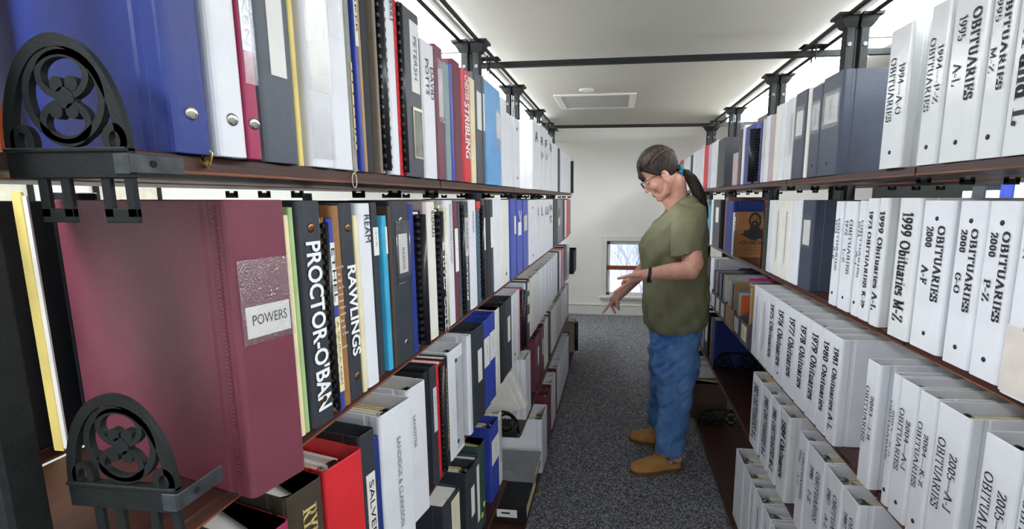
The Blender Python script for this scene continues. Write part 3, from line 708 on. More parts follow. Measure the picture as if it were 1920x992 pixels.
ROWS['L1'] = ('L', [
  ('binder', 'navyblue', -0.360, 0.3741, 0.4108, 1.387, 0.310, 'big cobalt blue ring binder with one rivet', {'yaw': 10.0, 'rv': 1}),
  ('binder', 'white', -0.352, 0.4118, 0.4441, 1.387, 0.310, 'plain white binder with one rivet', {'yaw': 10.0, 'rv': 1}),
  ('binder', 'crimson', -0.350, 0.4451, 0.4617, 1.387, 0.310, 'slim crimson binder lettered ONKEN', {'yaw': 10, 'rv': 1, 'plabel': 1}),
  ('binder', 'slate', -0.360, 0.4802, 0.5331, 1.387, 0.300, 'slate black binder with long white spine label', {'yaw': 8, 'biglabel': 1}),
  ('thin', 'yellow', -0.370, 0.5487, 0.5577, 1.387, 0.250, 'thin yellow folder', {'yaw': 6.6}),
  ('binder', 'white', -0.360, 0.5601, 0.6052, 1.387, 0.300, 'white binder with clear wrinkled pocket', {'yaw': 6.3, 'hinge': 1, 'pocket': 1}),
  ('binder', 'white', -0.360, 0.6076, 0.6506, 1.387, 0.300, 'white binder with taped corner', {'yaw': 6}),
  ('book', 'patterngrey', -0.365, 0.6610, 0.6740, 1.387, 0.292, 'thin grey patterned book with small gold letters', {'yaw': 4, 'txt': 'gold'}),
  ('thin', 'royal', -0.360, 0.6750, 0.6830, 1.387, 0.292, 'thin royal blue report lettered PARKER', {'yaw': 4, 'plabel': 2}),
  ('thin', 'tan', -0.360, 0.6840, 0.6920, 1.387, 0.300, 'thin tan folder', {'yaw': 4}),
  ('book', 'black', -0.370, 0.7062, 0.7393, 1.387, 0.300, 'plain black book', {'yaw': 2.0}),
  ('book', 'taupe', -0.364, 0.7403, 0.7483, 1.387, 0.290, 'narrow taupe worn book', {'yaw': 2.0}),
  ('comb', 'black', -0.366, 0.7488, 0.7728, 1.387, 0.290, 'black comb bound book', {'yaw': 2.0}),
  ('binder', 'white', -0.360, 0.7738, 0.8036, 1.387, 0.300, 'slim white binder lettered PERRY', {'yaw': 2}),
  ('comb', 'red', -0.360, 0.8057, 0.8293, 1.387, 0.283, 'red comb bound book with black comb', {'yaw': 2}),
  ('binder', 'charcoal', -0.360, 0.8315, 0.9063, 1.387, 0.283, 'charcoal binder with white label and metal holder', {'yaw': 2}),
  ('binder', 'white', -0.360, 0.9142, 0.9766, 1.387, 0.252, 'white binder lettered DAVID POTTS', {'yaw': 0.5}),
  ('binder', 'maroon', -0.360, 0.9796, 1.0274, 1.387, 0.262, 'maroon binder with torn spine label', {}),
  ('thin', 'sage', -0.360, 1.0307, 1.0618, 1.387, 0.241, 'thin sage green book', {}),
  ('thin', 'royal', -0.360, 1.0654, 1.0836, 1.387, 0.247, 'thin blue book', {}),
  ('book', 'maroon', -0.360, 1.0873, 1.1460, 1.387, 0.263, 'maroon cloth book', {}),
  ('binder', 'red', -0.360, 1.1501, 1.2112, 1.387, 0.259, 'red binder lettered STRIBLING', {}),
  ('thin', 'cream', -0.360, 1.2158, 1.2539, 1.387, 0.253, 'thin cream book', {}),
  ('binder', 'charcoal', -0.360, 1.2588, 1.3209, 1.387, 0.277, 'charcoal binder with white spine label', {}),
  ('thin', 'slate', -0.360, 1.3264, 1.3486, 1.387, 0.283, 'thin slate book with white label', {}),
  ('binder', 'sky', -0.360, 1.3543, 1.5346, 1.387, 0.281, 'sky blue binder with clear label pocket', {}),
  ('binder', 'white', -0.360, 1.5493, 1.6189, 1.387, 0.272, 'white binder with rippled vinyl', {}),
  ('binder', 'white', -0.360, 1.6270, 1.7127, 1.387, 0.237, 'white binder with smooth spine', {}),
  ('binder', 'white', -0.360, 1.7309, 1.8383, 1.387, 0.240, 'white binder with two black rivets', {'rv': 2}),
  ('binder', 'white', -0.360, 2.1249, 2.3037, 1.387, 0.291, 'large white binder marked A', {'hw': 'A'}),
  ('binder', 'white', -0.360, 2.3037, 2.4403, 1.387, 0.301, 'white binder marked AR and JH', {'hw': 'AR'}),
  ('binder', 'white', -0.360, 2.4403, 2.5939, 1.387, 0.303, 'white binder marked F and XU', {'hw': 'F'}),
  ('binder', 'white', -0.360, 2.5939, 2.7678, 1.387, 0.290, 'white binder marked N', {'hw': 'N'}),
  ('binder', 'white', -0.360, 2.7912, 2.8887, 1.387, 0.265, 'white binder', {}),
  ('binder', 'white', -0.360, 2.8887, 3.0204, 1.387, 0.270, 'white binder', {}),
  ('thin', 'black', -0.360, 3.0482, 3.1347, 1.387, 0.264, 'thin black binder', {}),
  ('binder', 'white', -0.360, 3.1646, 3.3231, 1.387, 0.263, 'white binder', {}),
  ('binder', 'white', -0.360, 3.3231, 3.4980, 1.387, 0.267, 'white binder', {}),
  ('binder', 'white', -0.360, 3.4980, 3.6922, 1.387, 0.268, 'white binder', {}),
  ('binder', 'white', -0.360, 3.6922, 3.8637, 1.387, 0.277, 'white binder', {}),
  ('thin', 'black', -0.340, 3.8647, 3.8974, 1.387, 0.244, 'thin dark red and black binder', {}),
])
ROWS['L2'] = ('L', [
  ('binder', 'maroon', -0.342, 0.4013, 0.4697, 1.055, 0.293, 'large maroon binder labelled POWERS', {'yaw': 15, 'hinge': 1, 'powers': 1}),
  ('thin', 'cream', -0.384, 0.5314, 0.5398, 1.055, 0.275, 'thin cream paperback', {'yaw': 5.9}),
  ('thin', 'green', -0.384, 0.5408, 0.5485, 1.055, 0.284, 'thin pale green folder', {'yaw': 5.9}),
  ('binder', 'blackv', -0.378, 0.5495, 0.5937, 1.055, 0.292, 'black binder lettered PROCTOR O BAN', {'yaw': 5.9, 'hinge': 1, 'rv': 2, 'rvc': 'copper'}),
  ('comb', 'tan', -0.378, 0.5960, 0.6067, 1.055, 0.270, 'tan comb bound book with black comb', {'yaw': 5.6}),
  ('thin', 'royal', -0.378, 0.6079, 0.6201, 1.055, 0.268, 'thin blue tipped book with yellow taped spine', {'yaw': 5.6}),
  ('book', 'brown', -0.378, 0.6201, 0.6394, 1.055, 0.285, 'brown book with white title lines', {'yaw': 5.6}),
  ('binder', 'blackv', -0.378, 0.6394, 0.6726, 1.055, 0.287, 'black binder lettered RAWLINGS', {'yaw': 5.6, 'rv': 2, 'rvc': 'copper'}),
  ('thin', 'cream', -0.378, 0.6741, 0.6844, 1.055, 0.270, 'thin cream booklet', {'yaw': 5.5}),
  ('binder', 'white', -0.378, 0.6875, 0.7240, 1.055, 0.287, 'white binder lettered REAM', {'yaw': 5, 'hinge': 1}),
  ('thin', 'blackv', -0.390, 0.7505, 0.7682, 1.055, 0.288, 'thin dark report with white label', {'yaw': 3.2}),
  ('thin', 'cyan', -0.382, 0.7692, 0.7838, 1.055, 0.266, 'cyan pocket folder', {'yaw': 3.2}),
  ('book', 'darkbrown', -0.378, 0.7848, 0.7930, 1.055, 0.282, 'dark brown leather book', {'yaw': 3.2}),
  ('binder', 'blackv', -0.378, 0.7950, 0.8638, 1.055, 0.290, 'black binder labelled RESIDE', {'yaw': 3, 'rv': 2}),
  ('thin', 'navyblue', -0.378, 0.8661, 0.8852, 1.055, 0.283, 'thin navy blue report', {'yaw': 3}),
  ('comb', 'black', -0.378, 0.8901, 0.9312, 1.055, 0.270, 'thick black comb bound book', {'yaw': 2.3}),
  ('thin', 'pinkgrey', -0.378, 0.9339, 0.9504, 1.055, 0.287, 'thin pinkish grey book', {'yaw': 1.9}),
  ('binder', 'cream2', -0.378, 0.9532, 0.9971, 1.055, 0.287, 'off white binder lettered RIEMAN', {'yaw': 1.5}),
  ('comb', 'black', -0.378, 1.0001, 1.0318, 1.055, 0.272, 'black comb bound book with white comb letters', {'yaw': 1.0}),
  ('comb', 'cream', -0.378, 1.0318, 1.0551, 1.055, 0.280, 'cream comb bound book with typed spine', {'yaw': 1}),
  ('binder', 'white', -0.378, 1.0585, 1.1124, 1.055, 0.290, 'white binder lettered ROBERTSON FAMILY HISTORY', {'yaw': 0.6}),
  ('binder', 'maroon', -0.378, 1.1162, 1.1433, 1.055, 0.286, 'slim maroon binder with white label', {}),
  ('book', 'charcoal', -0.378, 1.1473, 1.1677, 1.055, 0.285, 'narrow charcoal book', {}),
  ('comb', 'black', -0.378, 1.1677, 1.1844, 1.055, 0.283, 'black comb book with white letters KINE', {}),
  ('binder', 'blackv', -0.378, 1.1887, 1.2330, 1.055, 0.286, 'black binder labelled VANCE', {'rv': 2}),
  ('binder', 'white', -0.378, 1.2376, 1.3007, 1.055, 0.290, 'white binder lettered VANNIER', {}),
  ('book', 'steel', -0.378, 1.3058, 1.3426, 1.055, 0.285, 'steel blue book with red top', {}),
  ('comb', 'black', -0.378, 1.3481, 1.3646, 1.055, 0.280, 'narrow black comb bound booklet', {}),
  ('binder', 'charcoal', -0.378, 1.3702, 1.3931, 1.055, 0.290, 'slim charcoal binder with white spine card', {}),
  ('book', 'black', -0.378, 1.3989, 1.4411, 1.055, 0.289, 'plain black book', {}),
  ('binder', 'blackv', -0.378, 1.4474, 1.4859, 1.055, 0.289, 'slim black binder with tall white label', {}),
  ('binder', 'white', -0.378, 1.4925, 1.5989, 1.055, 0.292, 'wide white binder', {}),
  ('binder', 'cream2', -0.378, 1.5989, 1.7125, 1.055, 0.288, 'off white binder with small rivet', {'rv': 1}),
  ('binder', 'royal', -0.378, 1.7300, 1.8330, 1.055, 0.292, 'royal blue binder with white edge label', {}),
  ('binder', 'royal', -0.378, 1.8429, 1.9598, 1.055, 0.288, 'royal blue binder with hanging tag', {}),
  ('binder', 'royal', -0.378, 1.9711, 2.0920, 1.055, 0.286, 'royal blue binder with card pocket', {}),
  ('binder', 'white', -0.378, 2.1179, 2.3032, 1.055, 0.285, 'white binder with black rivets', {'rv': 2}),
  ('binder', 'white', -0.378, 2.3187, 2.4167, 1.055, 0.287, 'white binder marked K', {}),
  ('binder', 'white', -0.378, 2.4167, 2.5606, 1.055, 0.287, 'white binder marked L', {}),
  ('binder', 'white', -0.378, 2.5606, 2.7223, 1.055, 0.287, 'white binder marked LI', {}),
  ('binder', 'white', -0.378, 2.7223, 2.9301, 1.055, 0.287, 'white binder marked PA PZ', {'hw': 'PA'}),
  ('binder', 'black', -0.378, 2.9551, 3.1428, 1.055, 0.290, 'black binder', {}),
  ('binder', 'grey', -0.378, 3.1715, 3.3234, 1.055, 0.287, 'grey binder with pictures on its spine', {}),
  ('binder', 'grey', -0.378, 3.3234, 3.4556, 1.055, 0.285, 'slim grey binder', {}),
  ('binder', 'black', -0.378, 3.4729, 3.5986, 1.055, 0.290, 'slim black binder', {}),
  ('thin', 'white', -0.378, 3.6173, 3.7337, 1.055, 0.280, 'thin white booklet', {}),
  ('binder', 'red', -0.374, 3.7347, 3.8812, 1.055, 0.290, 'red binder', {}),
  ('thin', 'grey', -0.378, 3.9449, 4.0597, 1.055, 0.280, 'thin grey booklet', {}),
])
ROWS['L3'] = ('L', [
  ('binder', 'royal', -0.405, 0.3450, 0.3743, 0.680, 0.270, 'blue binder full of yellowed papers', {'yaw': 14, 'full': 1}),
  ('binder', 'black', -0.405, 0.4016, 0.4574, 0.680, 0.285, 'black binder with white papers', {'yaw': 14, 'full': 1}),
  ('book', 'crimson', -0.405, 0.4641, 0.5197, 0.680, 0.272, 'crimson book with bright white pages', {'yaw': 14}),
  ('book', 'umber', -0.405, 0.5237, 0.5897, 0.680, 0.290, 'dark umber book lettered RYND in gold', {'yaw': 14}),
  ('binder', 'red', -0.393, 0.5907, 0.6715, 0.680, 0.288, 'bright red binder with open top', {'yaw': 14, 'full': 1, 'rv': 1}),
  ('binder', 'blackv', -0.405, 0.7001, 0.7427, 0.680, 0.285, 'black binder labelled SALVERS', {'yaw': 11.2, 'full': 1}),
  ('thin', 'navyblue', -0.405, 0.7445, 0.7578, 0.680, 0.262, 'thin navy blue folder', {'yaw': 11.0}),
  ('binder', 'white', -0.395, 0.7588, 0.8586, 0.680, 0.292, 'tall white binder lettered SANDIDGE AND CLARKSON', {'yaw': 11, 'full': 2}),
  ('binder', 'white', -0.400, 0.8775, 0.9509, 0.680, 0.292, 'white binder full of yellow papers', {'yaw': 10, 'full': 2}),
  ('binder', 'black', -0.417, 0.9992, 1.0211, 0.680, 0.285, 'slim black binder with grey lining', {'yaw': 6.4, 'full': 1}),
  ('binder', 'blackv', -0.410, 1.0221, 1.0491, 0.680, 0.290, 'black binder with pale spine label', {'yaw': 6.4, 'full': 1}),
  ('comb', 'red', -0.410, 1.0560, 1.0916, 0.680, 0.283, 'red comb bound book', {'yaw': 5.1}),
  ('thin', 'black', -0.410, 1.0952, 1.1255, 0.680, 0.285, 'thin black gold lettered book', {'yaw': 4.5}),
  ('binder', 'white', -0.405, 1.1265, 1.2241, 0.680, 0.290, 'white binder with clear pocket and rivets', {'yaw': 4.5, 'full': 1, 'rv': 2}),
  ('thin', 'clear', -0.435, 1.2260, 1.2340, 0.680, 0.285, 'thin grey report with clear cover', {'yaw': 4.3}),
  ('book', 'orange', -0.455, 1.2360, 1.2520, 0.680, 0.262, 'thin orange book', {'yaw': 4.1}),
  ('book', 'bluecloth', -0.435, 1.2540, 1.2680, 0.680, 0.275, 'thin blue cloth book', {'yaw': 3.9}),
  ('binder', 'white', -0.401, 1.2700, 1.3000, 0.680, 0.292, 'tall slim white binder', {'yaw': 3.7}),
  ('book', 'ochre', -0.425, 1.3020, 1.3180, 0.680, 0.285, 'ochre book with cream page edges', {'yaw': 3.5}),
  ('binder', 'blackv', -0.401, 1.3190, 1.4274, 0.680, 0.292, 'black binder with narrow white label', {'yaw': 3.5, 'full': 1}),
  ('binder', 'royal', -0.401, 1.4304, 1.4978, 0.680, 0.292, 'royal blue binder with white card', {'yaw': 3, 'full': 1}),
  ('binder', 'royal', -0.401, 1.5011, 1.5713, 0.680, 0.294, 'royal blue binder with small white card', {'yaw': 3, 'full': 1}),
  ('book', 'cream2', -0.405, 1.5947, 1.6605, 0.680, 0.290, 'cream book', {}),
  ('binder', 'black', -0.405, 1.6686, 1.7273, 0.680, 0.285, 'plain black binder', {'full': 1}),
  ('binder', 'blackv', -0.405, 1.7317, 1.8572, 0.680, 0.290, 'black binder with long white label', {'full': 1}),
  ('binder', 'white', -0.405, 1.8672, 1.9509, 0.680, 0.288, 'white binder with rivet', {'full': 1, 'rv': 1}),
  ('binder', 'white', -0.405, 1.9563, 2.0184, 0.680, 0.288, 'white binder with grey papers', {'full': 1}),
  ('comb', 'red', -0.405, 2.0242, 2.0660, 0.680, 0.282, 'thin red comb bound book', {}),
  ('comb', 'black', -0.405, 2.0721, 2.1157, 0.680, 0.275, 'thin black comb bound book', {}),
  ('binder', 'white', -0.405, 2.1221, 2.1677, 0.680, 0.288, 'slim white binder', {}),
  ('binder', 'blackv', -0.405, 2.1811, 2.2649, 0.680, 0.292, 'slim black binder with three labels', {}),
  ('binder', 'cream2', -0.405, 2.2942, 2.5039, 0.680, 0.288, 'off white binder with typed spine strip', {'full': 1}),
  ('binder', 'white', -0.405, 2.5216, 2.7123, 0.680, 0.290, 'wide white binder', {'full': 1}),
  ('binder', 'white', -0.405, 2.7225, 2.8405, 0.680, 0.290, 'slim white binder', {'full': 1}),
  ('binder', 'white', -0.405, 2.8630, 2.9810, 0.680, 0.290, 'slim white binder', {}),
  ('binder', 'white', -0.405, 2.9933, 3.1087, 0.680, 0.292, 'slim white binder', {}),
  ('binder', 'white', -0.405, 3.1220, 3.2474, 0.680, 0.294, 'slim white binder', {}),
  ('binder', 'white', -0.405, 3.2619, 3.3829, 0.680, 0.294, 'slim white binder', {}),
  ('book', 'black', -0.405, 3.3986, 3.4794, 0.680, 0.290, 'thin black book', {}),
  ('thin', 'cream2', -0.405, 3.4961, 3.6168, 0.680, 0.285, 'thin cream folder', {}),
  ('binder', 'red', -0.405, 3.6347, 3.8041, 0.680, 0.285, 'slim red binder', {}),
  ('binder', 'black', -0.405, 3.8238, 3.9894, 0.680, 0.290, 'slim black binder', {}),
  ('binder', 'white', -0.395, 3.9904, 4.0216, 0.680, 0.290, 'slim white binder', {}),
  ('binder', 'white', -0.395, 4.0442, 4.1608, 0.680, 0.290, 'slim white binder', {}),
  ('book', 'black', -0.360, 4.1618, 4.2320, 0.700, 0.200, 'black ledger jutting past the shelf end', {}),
  ('book', 'black', -0.360, 4.2593, 4.4602, 0.700, 0.200, 'outer black ledger jutting past the shelf end', {}),
])
ROWS['L4'] = ('L', [
  ('binder', 'white', -0.380, 2.0000, 2.1400, 0.385, 0.275, 'tall white binder with blank cover', {}),
  ('binder', 'maroon', -0.390, 2.3149, 2.4685, 0.385, 0.275, 'maroon binder with white label', {'full': 1}),
  ('binder', 'maroon', -0.390, 2.4776, 2.6219, 0.385, 0.276, 'maroon binder with slim label', {'full': 1}),
  ('binder', 'cream2', -0.390, 2.6423, 2.7943, 0.385, 0.276, 'off white binder', {'full': 1}),
  ('binder', 'black', -0.390, 2.8174, 2.9134, 0.385, 0.276, 'slim black binder', {}),
  ('binder', 'white', -0.390, 2.9384, 3.0560, 0.385, 0.276, 'slim white binder', {}),
  ('binder', 'cream2', -0.390, 3.0696, 3.1829, 0.385, 0.276, 'slim off white binder', {}),
  ('binder', 'grey2', -0.390, 3.1976, 3.3362, 0.385, 0.275, 'pale grey binder', {'full': 1}),
  ('binder', 'grey2', -0.390, 3.3523, 3.5042, 0.385, 0.276, 'pale grey binder', {'full': 1}),
  ('binder', 'white', -0.390, 3.5219, 3.6507, 0.385, 0.276, 'slim white binder', {}),
  ('binder', 'white', -0.390, 3.6699, 3.7889, 0.385, 0.276, 'slim white binder', {}),
  ('binder', 'white', -0.390, 3.8095, 3.9156, 0.385, 0.276, 'slim white binder', {}),
  ('binder', 'white', -0.380, 3.9166, 3.9475, 0.385, 0.276, 'slim white binder', {}),
])
ROWS['L5'] = ('L', [
  ('binder', 'white', -0.318, 2.0602, 2.2323, 0.100, 0.260, 'white binder with blank cover and rivet', {'rv': 0, 'full': 1}),
  ('binder', 'maroon', -0.330, 2.3270, 2.3965, 0.100, 0.262, 'maroon binder with yellowed papers', {'full': 1}),
  ('binder', 'maroon', -0.330, 2.4068, 2.4808, 0.100, 0.264, 'slim maroon binder', {'full': 1}),
  ('binder', 'white', -0.330, 2.4918, 2.5825, 0.100, 0.264, 'white binder with red divider', {'full': 1}),
  ('binder', 'white', -0.330, 2.5943, 2.6670, 0.100, 0.264, 'white binder with metal rings', {'full': 1}),
  ('binder', 'maroon', -0.330, 2.6745, 2.7307, 0.100, 0.264, 'maroon binder with gold page edges', {'full': 1}),
  ('binder', 'white', -0.330, 2.7437, 2.8668, 0.100, 0.264, 'white binder', {'full': 1}),
  ('binder', 'white', -0.330, 2.8753, 2.9547, 0.100, 0.264, 'white binder', {'full': 1}),
  ('binder', 'white', -0.330, 2.9638, 3.0319, 0.100, 0.264, 'white binder', {'full': 1}),
  ('binder', 'white', -0.330, 3.0382, 3.1064, 0.100, 0.264, 'white binder', {'full': 1}),
  ('binder', 'white', -0.330, 3.1130, 3.1740, 0.100, 0.264, 'white binder', {'full': 1}),
  ('binder', 'white', -0.330, 3.1809, 3.2408, 0.100, 0.264, 'white binder', {'full': 1}),
  ('binder', 'white', -0.330, 3.2480, 3.3066, 0.100, 0.264, 'white binder', {'full': 1}),
  ('binder', 'white', -0.330, 3.3141, 3.3711, 0.100, 0.264, 'white binder', {'full': 1}),
  ('binder', 'white', -0.330, 3.3789, 3.4380, 0.100, 0.264, 'white binder', {'full': 1}),
  ('binder', 'navyblue', -0.330, 3.4461, 3.5201, 0.100, 0.264, 'navy binder', {}),
])
ROWS['LB'] = ('L', [
  ('binder', 'black', -0.415, 0.9169, 1.0023, 0.285, 0.280, 'black binder below the white clear pocket binder', {}),
  ('binder', 'blackv', -0.415, 1.0903, 1.1971, 0.285, 0.290, 'black binder with buff label strip', {'yaw': 5}),
  ('binder', 'blackv', -0.415, 1.2703, 1.3518, 0.285, 0.275, 'black open topped binder with silver spine label', {'full': 1, 'yaw': 4}),
  ('binder', 'charcoal', -0.415, 1.3576, 1.3931, 0.285, 0.270, 'thin black binder with white label strip', {'yaw': 3}),
  ('book', 'forest', -0.415, 1.3991, 1.4626, 0.285, 0.290, 'dark green book with two yellow stickers', {'yaw': 3}),
  ('binder', 'royal', -0.415, 1.5458, 1.6461, 0.285, 0.280, 'royal blue binder with white card past the green book', {'full': 1, 'yaw': 2.7}),
  ('binder', 'cream2', -0.415, 1.6502, 1.7008, 0.285, 0.285, 'white binder with faded picture spine', {'full': 1, 'yaw': 2}),
])
ROWS['R1'] = ('R', [
  ('binder', 'clearw', 0.592, 0.8027, 0.8639, 1.413, 0.310, 'white binder lettered A AND L', {'hinge': 1, 'yaw': 2}),
  ('binder', 'clearw', 0.592, 0.8672, 0.9200, 1.413, 0.305, 'white binder lettered OBITUARIES 1995 M-Z', {'rv': 1, 'hinge': 1, 'yaw': 2}),
  ('binder', 'clearw', 0.592, 0.9251, 1.0164, 1.413, 0.300, 'glossy white binder lettered OBITUARIES 1995 A-L', {'rv': 1, 'hinge': 1, 'yaw': 2}),
  ('binder', 'clearw', 0.592, 1.0242, 1.0849, 1.413, 0.296, 'white binder lettered OBITUARIES 1994 P-Z', {'rv': 1, 'yaw': 3}),
  ('binder', 'clearw', 0.584, 1.1285, 1.2097, 1.413, 0.290, 'white binder lettered OBITUARIES 1994 A-O', {'rv': 1, 'yaw': 3, 'rip': 1}),
  ('binder', 'navyslate', 0.592, 1.4526, 1.5809, 1.413, 0.277, 'thick slate navy binder with taped label', {'rv': 1, 'yaw': 1.5}),
  ('binder', 'navyslate', 0.592, 1.5849, 1.6655, 1.413, 0.269, 'slate navy binder with silver taped label', {'rv': 1, 'yaw': 0.8}),
  ('binder', 'cream2', 0.592, 1.6700, 1.6975, 1.413, 0.277, 'slim cream binder with rippled vinyl', {}),
  ('binder', 'navyslate', 0.592, 1.7068, 1.8068, 1.413, 0.280, 'navy binder with white label sleeve', {}),
  ('binder', 'clearw', 0.592, 1.8175, 1.8902, 1.413, 0.278, 'pale grey binder with grey label edge', {}),
  ('binder', 'white', 0.592, 1.8961, 1.9505, 1.413, 0.275, 'white binder', {}),
  ('binder', 'cream2', 0.592, 1.9568, 2.0149, 1.413, 0.277, 'tall cream binder', {}),
  ('binder', 'pinkgrey', 0.592, 2.0216, 2.0768, 1.413, 0.253, 'pinkish grey binder', {}),
  ('binder', 'white', 0.592, 2.0840, 2.1353, 1.413, 0.259, 'white binder with grey edge', {}),
  ('binder', 'grey2', 0.592, 2.1428, 2.1814, 1.413, 0.254, 'pale grey binder', {}),
  ('thin', 'navyblue', 0.592, 2.1893, 2.2133, 1.413, 0.249, 'thin navy book', {}),
  ('comb', 'black', 0.592, 2.2215, 2.3064, 1.413, 0.236, 'black comb bound book with cream page edges', {}),
  ('binder', 'navyblue', 0.592, 2.3152, 2.4572, 1.413, 0.260, 'deep blue binder', {}),
  ('thin', 'white', 0.592, 2.4673, 2.5086, 1.413, 0.275, 'thin white book', {}),
  ('thin', 'plum', 0.592, 2.5191, 2.5733, 1.413, 0.263, 'thin plum book', {}),
  ('thin', 'pinkgrey', 0.592, 2.5844, 2.6891, 1.413, 0.161, 'short pinkish grey book', {}),
  ('binder', 'blackv', 0.582, 2.8501, 3.0436, 1.413, 0.265, 'black binder turned slightly outward', {}),
  ('binder', 'white', 0.592, 3.1119, 3.1960, 1.413, 0.280, 'white binder', {}),
  ('binder', 'white', 0.592, 3.2134, 3.3034, 1.413, 0.279, 'white binder', {}),
  ('thin', 'lilac', 0.592, 3.3220, 3.3987, 1.413, 0.277, 'thin lilac book', {}),
  ('book', 'red', 0.592, 3.4184, 3.5635, 1.413, 0.284, 'red book with raised spine', {}),
  ('binder', 'white', 0.592, 3.5852, 3.7217, 1.413, 0.283, 'white binder', {}),
  ('binder', 'white', 0.592, 3.7455, 3.9212, 1.413, 0.284, 'white binder', {}),
  ('binder', 'white', 0.592, 3.9476, 4.0857, 1.413, 0.287, 'white binder', {}),
  ('thin', 'black', 0.592, 4.1145, 4.2034, 1.413, 0.277, 'thin black book', {}),
  ('binder', 'white', 0.592, 4.2340, 4.3936, 1.413, 0.275, 'white binder', {}),
  ('binder', 'white', 0.592, 4.4271, 4.6390, 1.413, 0.272, 'white binder', {}),
  ('book', 'red', 0.592, 4.6764, 4.9560, 1.413, 0.282, 'red book', {}),
])
ROWS['R2'] = ('R', [
  ('binder', 'white', 0.594, 0.7474, 0.8051, 1.053, 0.300, 'white binder lettered OBITUARIES 2001 with buff bottom label', {'buff': 1, 'yaw': 2}),
  ('binder', 'white', 0.604, 0.8216, 0.8883, 1.053, 0.292, 'white binder lettered OBITUARIES 2000 P-Z', {'rv': 2, 'yaw': 2}),
  ('binder', 'white', 0.604, 0.8906, 0.9582, 1.053, 0.292, 'white binder lettered OBITUARIES 2000 G-O', {'rv': 2, 'yaw': 2, 'hinge': 1}),
  ('binder', 'white', 0.604, 0.9708, 1.0614, 1.053, 0.292, 'white binder lettered OBITUARIES 2000 A-F', {'rv': 2, 'yaw': 2}),
  ('binder', 'clearw', 0.599, 1.0629, 1.1378, 1.053, 0.297, 'white binder lettered 1999 OBITUARIES M-Z', {'yaw': 2}),
  ('binder', 'clearw', 0.601, 1.1836, 1.2243, 1.053, 0.297, 'white binder lettered 1999 OBITUARIES A-L', {'yaw': 2}),
  ('binder', 'white', 0.604, 1.2352, 1.2847, 1.053, 0.296, 'white binder lettered 1973 OBITUARIES K-Z', {'rv': 1}),
  ('binder', 'white', 0.604, 1.2873, 1.3247, 1.053, 0.290, 'white binder lettered OBITUARIES 1973 A-J', {'rv': 1}),
  ('binder', 'white', 0.604, 1.3358, 1.4038, 1.053, 0.288, 'white binder lettered OBITUARIES 1972 L-Z', {'rv': 1}),
  ('binder', 'white', 0.604, 1.4132, 1.4589, 1.053, 0.288, 'white binder lettered OBITUARIES 1972 A-K', {'rv': 1}),
  ('binder', 'navyslate', 0.614, 1.6352, 1.7337, 1.053, 0.290, 'dark navy binder with white label holder', {}),
  ('binder', 'white', 0.614, 1.7433, 1.8294, 1.053, 0.290, 'white binder', {}),
  ('binder', 'cream2', 0.614, 1.8347, 1.9248, 1.053, 0.288, 'off white binder with faint typed spine', {}),
  ('binder', 'cream2', 0.614, 1.9308, 2.0181, 1.053, 0.288, 'off white binder with faint column of type', {}),
  ('binder', 'white', 0.614, 2.0246, 2.0997, 1.053, 0.288, 'white binder', {}),
])
ROWS['R3'] = ('R', [
  ('binder', 'white', 0.578, 0.6606, 0.7182, 0.700, 0.292, 'white binder lettered OBITUARIES 2006 A', {'full': 1, 'yaw': 3}),
  ('binder', 'white', 0.578, 0.7228, 0.7949, 0.700, 0.292, 'white binder lettered OBITUARIES 2005 L-Z', {'full': 1, 'yaw': 3}),
  ('binder', 'white', 0.578, 0.8292, 0.9077, 0.700, 0.292, 'white binder lettered OBITUARIES 2005 A-J', {'full': 1, 'rv': 1, 'yaw': 3}),
  ('binder', 'white', 0.578, 0.9122, 0.9629, 0.700, 0.292, 'white binder lettered OBITUARIES 2004 K-Z', {'full': 1, 'rv': 1, 'yaw': 3}),
  ('binder', 'white', 0.578, 0.9679, 1.0253, 0.700, 0.292, 'white binder lettered OBITUARIES 2004 A-J', {'full': 1, 'rv': 1, 'yaw': 3}),
  ('binder', 'white', 0.578, 1.0291, 1.0546, 0.700, 0.292, 'white binder lettered OBITUARIES 2003 S-Z', {'full': 1, 'rv': 1, 'yaw': 3}),
  ('binder', 'white', 0.570, 1.0911, 1.1439, 0.700, 0.292, 'white binder lettered OBITUARIES 2003 I-R', {'full': 1, 'yaw': 3, 'rip': 1}),
  ('binder', 'white', 0.578, 1.2886, 1.3420, 0.700, 0.292, 'white binder lettered 1981 OBITUARIES A-L', {'full': 1, 'yaw': 2}),
  ('binder', 'white', 0.578, 1.3453, 1.4072, 0.700, 0.292, 'white binder lettered 1980 OBITUARIES', {'full': 1, 'yaw': 2}),
  ('binder', 'white', 0.578, 1.4109, 1.4954, 0.700, 0.292, 'white binder lettered 1979 OBITUARIES', {'full': 1, 'yaw': 2}),
  ('binder', 'white', 0.578, 1.4994, 1.5861, 0.700, 0.292, 'white binder lettered 1978 OBITUARIES', {'full': 1, 'yaw': 1.8}),
  ('binder', 'white', 0.578, 1.5907, 1.6940, 0.700, 0.292, 'white binder lettered 1977 OBITUARIES', {'full': 1, 'yaw': 1.0}),
  ('binder', 'white', 0.578, 1.6992, 1.8057, 0.700, 0.292, 'white binder with rivet lettered 1976 OBITUARIES', {'full': 1, 'rv': 1}),
  ('binder', 'white', 0.578, 1.8116, 1.8931, 0.700, 0.292, 'white binder lettered 1975 OBITUARIES', {'full': 1}),
  ('binder', 'white', 0.578, 1.8997, 1.9896, 0.700, 0.292, 'white binder with faint typed spine', {'full': 1}),
  ('binder', 'white', 0.578, 1.9968, 2.1045, 0.700, 0.292, 'white binder with grey typed spine at the row end', {'full': 1}),
])
